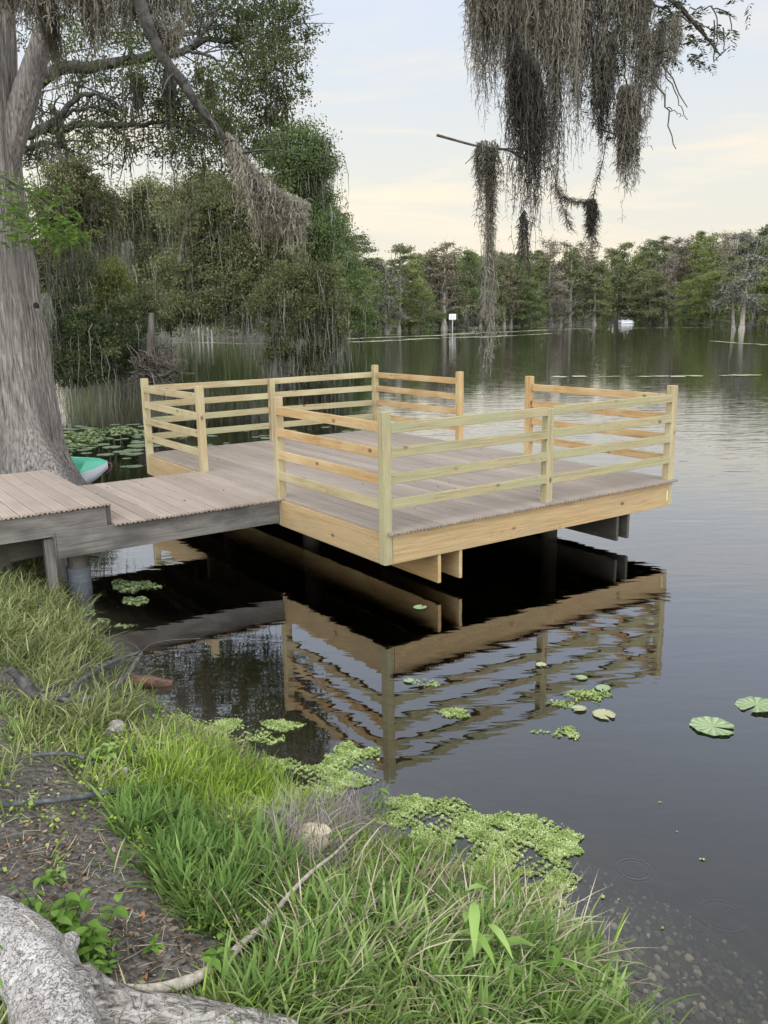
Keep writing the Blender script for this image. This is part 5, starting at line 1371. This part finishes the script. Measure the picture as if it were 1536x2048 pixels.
# ------------------------------------------------------------------ weeds with leaves of their own
M_WEED = leaf_mat('weed_leaf', [(0, (.06, .12, .02)), (.5, (.12, .21, .04)), (1, (.21, .32, .08))], .4)
M_WEEDL = leaf_mat('pale_weed_leaf', [(0, (.14, .24, .05)), (.5, (.24, .36, .09)), (1, (.34, .46, .15))], .45)
def weed(px, py, h, nst, nleaf, ll, lw, mat, label, droop=.5, group='leafy weeds on the bank'):
    o = on_ground(px, py); root = empty('leafy_weed', o); tag(root, label, 'plant', group)
    s, l = MB(), MB()
    for q in range(nst):
        d = np.array([rng.normal(0, .35), rng.normal(0, .35), 1.0])*h*rng.uniform(.6, 1.1)
        p0 = np.array([rng.normal(0, .02), rng.normal(0, .02), 0])
        pth = smooth_path([p0, p0 + d*.5 + rng.normal(0, .01, 3), p0 + d], 9)
        s.tube(pth, np.linspace(.003, .0012, 9), 5, False)
        for k in range(nleaf):
            f = (k+1)/nleaf; c = p0 + d*f
            az = k*2.4 + q + rng.normal(0, .3); L = ll*rng.uniform(.7, 1.2)*(1.1 - .35*abs(f-.5)); W = lw*L/ll
            hd = np.array([math.cos(az), math.sin(az), 0]); sd = np.array([-hd[1], hd[0], 0])
            t = np.array([0, .18, .45, .75, 1.0]); wv = np.array([.06, .75, 1.0, .6, .02])*W/2
            zc = .35*t - droop*t**2*1.1
            mid = c + hd*(t*L)[:, None]*.95 + np.array([0, 0, 1])*(zc*L)[:, None]
            up = np.array([0, 0, .22])
            A = mid - sd*wv[:, None] + up*wv[:, None]; B = mid + sd*wv[:, None] + up*wv[:, None]
            V = np.vstack([A, mid, B]); rn = np.clip(rng.uniform(.25, .85) + rng.normal(0, .06, 8), 0, 1)
            l.quads(V, [(i, i+1, 5+i+1, 5+i) for i in range(4)] + [(5+i, 5+i+1, 10+i+1, 10+i) for i in range(4)], rn)
    s.build('stem', mat, root); l.build('leaves', mat, root, True)
    return root
weed(55, 1845, .10, 3, 5, .055, .022, M_WEED, 'small bright weed just above the fallen log')
weed(125, 1870, .16, 6, 8, .06, .030, M_WEED, 'leafy green weed behind the top of the fallen log')
weed(165, 1905, .14, 5, 8, .062, .030, M_WEED, 'broad leaved weed in the bend of the fallen log')
weed(205, 1955, .08, 7, 9, .035, .018, M_WEED, 'ferny low weed in the crotch of the fallen log')
weed(180, 1940, .12, 4, 6, .055, .024, M_WEED, 'weed with pointed leaves beside the log stub')
weed(85, 1765, .05, 2, 5, .05, .018, M_WEED, 'tiny weed alone on the soil above the log')
weed(140, 1770, .06, 2, 5, .03, .014, M_WEEDL, 'tiny pale seedling right of the tiny weed on the soil')
weed(5, 2000, .14, 5, 6, .07, .04, M_WEED, 'dark weed at the left edge under the fallen log')
weed(5, 1905, .10, 2, 4, .06, .025, M_WEEDL, 'yellow green weed poking in from the left edge over the log')
weed(300, 1890, .05, 2, 4, .04, .02, M_WEED, 'small weed in the middle of the bare soil')
weed(1040, 1985, .36, 2, 9, .15, .036, M_WEEDL, 'tall pale weed with long drooping leaves at the bottom right', .8)
weed(1085, 1975, .22, 1, 8, .12, .028, M_WEED, 'second tall weed just right of the drooping pale one', .9)
weed(560, 1650, .10, 4, 6, .06, .05, M_WEEDL, 'bright round leaved weed at the tip of the grass by the weed mat')
weed(215, 1530, .10, 4, 5, .06, .03, M_WEEDL, 'yellow green weed above the lower hose')
weed(745, 1625, .14, 3, 6, .08, .022, M_WEED, 'pointed green weed at the waterline under the reflected corner post')
weed(655, 1720, .12, 2, 5, .11, .026, M_WEED, 'dark weed sprouting beside the pale stick')
weed(825, 1760, .16, 3, 6, .10, .02, M_WEED, 'narrow leaved weed at the edge of the right hand weed mat')
weed(430, 1960, .12, 3, 6, .07, .03, M_WEED, 'leafy weed beside the end of the pale stick')
weed(1000, 2035, .12, 4, 6, .06, .02, M_WEED, 'bushy weed at the bottom edge under the tall pale weed')
weed(1190, 1985, .14, 4, 8, .05, .014, M_WEEDL, 'feathery weed leaning over the water at the bottom right')
b = MB()

# ------------------------------------------------------------------ fallen log, sticks, hoses, stone
M_LOG = None
def log_col(nt):
    v = objco(nt, (1, 1, 1), False)
    vo = N(nt, 'ShaderNodeTexVoronoi', {'Vector': N(nt, 'ShaderNodeMapping', {'Vector': N(nt, 'ShaderNodeMixRGB', {0: .12, 1: v, 2: N(nt, 'ShaderNodeTexNoise', {'Vector': v, 'Scale': 30.0}).outputs['Color']}).outputs[0], 'Scale': (1, 1, 1)}).outputs[0], 'Scale': 36.0}, feature='DISTANCE_TO_EDGE')
    crack = ramp_node(nt, vo.outputs['Distance'], [(.015, (.9,)*3), (.11, (0, 0, 0))])
    a = noise(nt, v, 26, 6, .7)
    c = ramp_node(nt, a, [(.3, (.24, .22, .20)), (.5, (.36, .335, .31)), (.7, (.52, .495, .47))])
    lo = noise(nt, v, 5, 4)
    c = mixc(nt, ramp_node(nt, lo, [(.48, (0, 0, 0)), (.7, (.5,)*3)]), c, (.25, .225, .195))
    return mixc(nt, crack, c, (.07, .06, .05))
def log_bump(nt):
    v = objco(nt, (1, 1, 1), False)
    vo = N(nt, 'ShaderNodeTexVoronoi', {'Vector': v, 'Scale': 36.0}, feature='DISTANCE_TO_EDGE')
    return N(nt, 'ShaderNodeMath', {0: N(nt, 'ShaderNodeMath', {0: vo.outputs['Distance'], 1: .25}, operation='MINIMUM').outputs[0], 1: noise(nt, v, 60, 5, .7)}, operation='ADD').outputs[0]
M_LOG = surf_mat('lichen_grey_bark', log_col, .95, log_bump, 1.0, .012, .1)
def split_col(nt):
    v = objco(nt, (5, 22, 22), False)
    a = noise(nt, v, 2.0, 6, .65, .8)
    c = ramp_node(nt, a, [(.34, (.06, .05, .042)), (.47, (.20, .18, .155)), (.6, (.36, .335, .30)), (.72, (.22, .165, .12))])
    k1 = noise(nt, objco(nt, (3.2, 20, 20), False), 2.4, 2, .5, 1.2)
    k2 = noise(nt, objco(nt, (16, 5, 5), False), 1.7, 2, .5, 1.0)
    c = mixc(nt, ramp_node(nt, k1, [(.475, (0, 0, 0)), (.497, (.9,)*3), (.503, (.9,)*3), (.525, (0, 0, 0))]), c, (.03, .024, .019))
    return mixc(nt, ramp_node(nt, k2, [(.485, (0, 0, 0)), (.497, (.8,)*3), (.503, (.8,)*3), (.515, (0, 0, 0))]), c, (.035, .028, .022))
M_SPLIT = surf_mat('split_bark', split_col, .95, lambda nt: noise(nt, objco(nt, (5, 22, 22), False), 2, 6, .65, .8), 1.0, .02, .1)
M_BARE = bark_mat('barkless_wood', (.42, .375, .30), (.22, .19, .145), (30, 30, 30), .3, .004)
g0 = on_ground(70, 2000)
def lg(px, py, lift): return on_ground(px, py, lift)
log = empty('fallen_log', g0)
tag(log, 'forked grey fallen log with cracked bark in the bottom left corner', 'log')
b = MB()
pp = smooth_path([lg(-80, 1835, .10), lg(-4, 1868, .10), lg(50, 1908, .10), lg(90, 1968, .10), lg(112, 2040, .10), lg(130, 2140, .10)], 46)
b.tube(pp - g0, np.interp(np.arange(46), [0, 12, 24, 45], [.094, .098, .104, .108]), 48, True, 0, lambda i, a: 1 + .05*np.sin(a*3+i*.13) + .03*np.sin(a*5+1+i*.2) + .018*np.sin(a*11+i*.7) + .012*np.sin(a*17-i*.9))
b.build('trunk', M_LOG, log, True)
b = MB()
s0 = lg(122, 1935, .13) - g0; s1 = lg(146, 1868, .17) - g0
b.tube(smooth_path([s0, (s0+s1)/2, s1], 10), np.array([.055, .048, .04, .034, .028, .025, .024, .024, .022, .014]), 18, True, 0, lambda i, a: 1 + .1*np.sin(a*3+i) + .05*np.sin(a*7))
b.build('stub', M_LOG, log, True)
b = MB()
pp = smooth_path([lg(112, 1995, .10), lg(195, 2012, .09), lg(300, 2034, .075), lg(420, 2048, .065), lg(520, 2056, .05), lg(590, 2060, .04)], 50)
b.tube(pp - g0, np.interp(np.arange(50), [0, 6, 12, 30, 49], [.085, .078, .068, .055, .034]), 36, True, 0, lambda i, a: 1 + .07*np.sin(a*2+i*.21) + .05*np.sin(a*5+i*.4) + .03*np.sin(a*9+i) + (.12*math.exp(-((i-6)/3)**2)))
b.build('branch', M_SPLIT, log, True)
b = MB()
c = lg(160, 1992, .11) - g0
b.tube(smooth_path([c + [-.05, .03, -.02], c + [0, -.02, .03], c + [.05, -.03, -.01]], 12), np.interp(np.arange(12), [0, 4, 8, 11], [.045, .07, .065, .03]), 22, True, 0, lambda i, a: 1 + .1*np.sin(a*4+i*.8) + .07*np.sin(a*9+i))
b.build('burl', M_SPLIT, log, True)
b = MB()
vp = [lg(28, 1820, .19), lg(58, 1838, .20), lg(82, 1866, .20), lg(92, 1890, .20), lg(106, 1916, .19)]
b.tube(smooth_path(vp, 24) - g0, .0035, 5, False); b.build('vine', M_BARE, log, True)
# the barkless curved stick
b = MB()
sp = [lg(187, 1967, .12), lg(240, 1975, .10), (lg(312, 1977, .07)), lg(371, 1965, .05), lg(410, 1945, .045), lg(449, 1922, .045), lg(480, 1891, .05), lg(508, 1867, .055), lg(547, 1828, .06), lg(578, 1789, .07), lg(625, 1742, .09), lg(668, 1708, .11), lg(705, 1672, .12), lg(752, 1636, .12)]
so = sp[0].copy(); sp = smooth_path(sp, 70)
b.tube(sp - so, np.interp(np.arange(70), [0, 8, 16, 22, 40, 69], [.007, .013, .019, .016, .0115, .0025]), 12, True, 0, lambda i, a: 1 + .05*np.sin(a*2+i*.5))
stick = b.build('bare_stick', M_BARE, None, True, loc=so)
tag(stick, 'long curved barkless stick running from the log into the grass', 'stick')
# hoses
M_HOSE = surf_mat('grey_hose', lambda nt: ramp_node(nt, noise(nt, objco(nt, (9, 9, 9)), 3, 4), [(.35, (.035, .038, .038)), (.65, (.10, .105, .10))]), .55)
def hose(name, label, pts, r, lift, mat=M_HOSE, cat='hose'):
    p = [on_ground(x, y, lift if not hasattr(lift, '__len__') else lift[k]) for k, (x, y) in enumerate(pts)]
    o = p[0].copy(); b = MB()
    b.tube(smooth_path(p, 60) - o, r, 10)
    x = b.build(name, mat, None, True, loc=o); return tag(x, label, cat)
hose('hose', 'grey hose looping from the grass out over the water', [(46, 1372), (70, 1388), (100, 1394), (138, 1401), (175, 1400), (211, 1389), (240, 1366), (262, 1338), (275, 1318), (282, 1306), (270, 1308), (250, 1314), (219, 1326), (182, 1346), (155, 1367), (140, 1385), (122, 1397)], .015, .075)
hose('hose', 'dark hose lying straight across the soil from the left edge', [(-30, 1614), (0, 1611), (50, 1606), (100, 1602), (150, 1596), (200, 1588), (240, 1578), (268, 1566)], .0125, .035)
hose('hose', 'short dark hose end showing through the grass at far left', [(62, 1512), (90, 1508), (120, 1507), (145, 1510), (168, 1516)], .010, .06)
hose('dead_branch', 'thin bare branch arching off the hose loop over the dark water', [(282, 1304), (268, 1290), (240, 1279), (205, 1274), (185, 1272)], .005, .10, M_TWIG, 'branch')
hose('dead_branch', 'thin bare twig reaching right from the tip of the hose loop', [(283, 1304), (300, 1290), (335, 1281), (400, 1277)], .004, .06, M_TWIG, 'branch')
p0, p1 = on_ground(20, 1340, .16), on_ground(72, 1398, .05)
b = MB(); pth = smooth_path([p0, (p0+p1)/2 + [0, 0, .02], p1], 20)
b.tube(pth - p0, np.interp(np.arange(20), [0, 19], [.024, .038]), 12, True, 0, lambda i, a: 1 + .12*np.sin(a*3+i*.6))
tag(b.build('driftwood', M_LIMB, None, True, loc=p0), 'dark weathered stick leaning in the grass by the hose loop', 'stick')
b = MB()
p0, p1 = at_z(205, 1372, .02), at_z(345, 1366, .01)
pth = smooth_path([p0, p0*.6+p1*.4 + [0, 0, .02], p1], 22)
b.tube(pth - p0, np.interp(np.arange(22), [0, 3, 16, 21], [.035, .05, .048, .025]), 14, True, 0, lambda i, a: 1 + .10*np.sin(a*3+i*.4) + .05*np.sin(a*7+i))
M_RLOG = bark_mat('reddish_rotten_wood', (.15, .085, .06), (.035, .025, .02), (6, 30, 30), .6, .01)
tag(b.build('driftwood', M_RLOG, None, True, loc=p0), 'short reddish rotten log half sunk at the waterline', 'log')
# pale stone and the pale block in the dead grass
M_ROCK = surf_mat('pale_rock', lambda nt: ramp_node(nt, noise(nt, objco(nt, (1, 1, 1)), 22, 5, .65), [(.35, (.16, .145, .125)), (.65, (.34, .30, .265))]), .9, lambda nt: noise(nt, objco(nt, (1, 1, 1)), 30, 5), .6, .01)
def rock(px, py, s, mat, label, sq=(1, 1, 1), lift=.3):
    o = on_ground(px, py)
    bm = bmesh.new(); bmesh.ops.create_icosphere(bm, subdivisions=3, radius=1)
    for v in bm.verts:
        c = v.co; k = 1 + .22*math.sin(c.x*3.1+c.y*2+px)*math.sin(c.z*2.7+py) + .07*math.sin(c.x*9+c.z*7)
        m = max(abs(c.x), abs(c.y), abs(c.z)); c *= k*(.62 + .38/m*.72)
        v.co = Vector((c.x*s*sq[0], c.y*s*sq[1], c.z*s*sq[2]))
    me = bpy.data.meshes.new('rock'); bm.to_mesh(me); bm.free(); me.materials.append(mat)
    ob = bpy.data.objects.new('rock', me); COL.objects.link(ob); ob.location = o + np.array([0, 0, s*lift]); ob.rotation_euler = (0, 0, px % 3)
    return tag(ob, label, 'stone')
rock(232, 1470, .055, M_ROCK, 'small pale stone in the grass near the water', (1, .8, .75), .7)
M_SAND = surf_mat('sandy_block', lambda nt: ramp_node(nt, noise(nt, objco(nt, (1, 1, 1)), 9, 4), [(.3, (.33, .28, .17)), (.7, (.50, .44, .29))]), .9)
rock(622, 1702, .085, M_SAND, 'pale sandy rock under the wiry dead grass', (1.3, .9, .7), .5)
rock(246, 1548, .03, M_ROCK, 'little grey pebble by the weed above the lower hose', (1, .8, .7), .5)
# pale stake at the left edge
p = on_ground(8, 1128)
bd = MB(); bd.tube([(0, 0, -.1), (-.03, 0, .14), (-.09, .02, .38)], [.07, .06, .045], 8, True, 0)
tag(bd.build('wooden_stake', M_BARE, None, True, loc=p), 'pale broken stake in the grass at the left edge below the landing', 'stake')

# stray bits blown onto the deck
b = MB(); u_ = np.array([math.cos(TH), math.sin(TH)]); v_ = np.array([-u_[1], u_[0]])
n = 90; a, c = rng.uniform(.1, L1-.1, n), rng.uniform(.1, L2-.2, n)
k = rng.random(n) < .3; a[k] = rng.uniform(-1.6, -.1, k.sum()); c[k] = rng.uniform(2.1, 3.9, k.sum())
P = np.column_stack([AX + a*u_[0] + c*v_[0], AY + a*u_[1] + c*v_[1], np.full(n, ZD+.004)])
s_ = rng.uniform(.012, .045, n); b.leaves(P, s_, s_*.4, rng.uniform(0, .8, n), rng.normal(size=(n, 3))*[1, 1, .06])
tag(b.build('leaf_litter', M_LIT), 'a few stray dry leaf bits on the deck boards', 'leaf litter', kind='stuff')
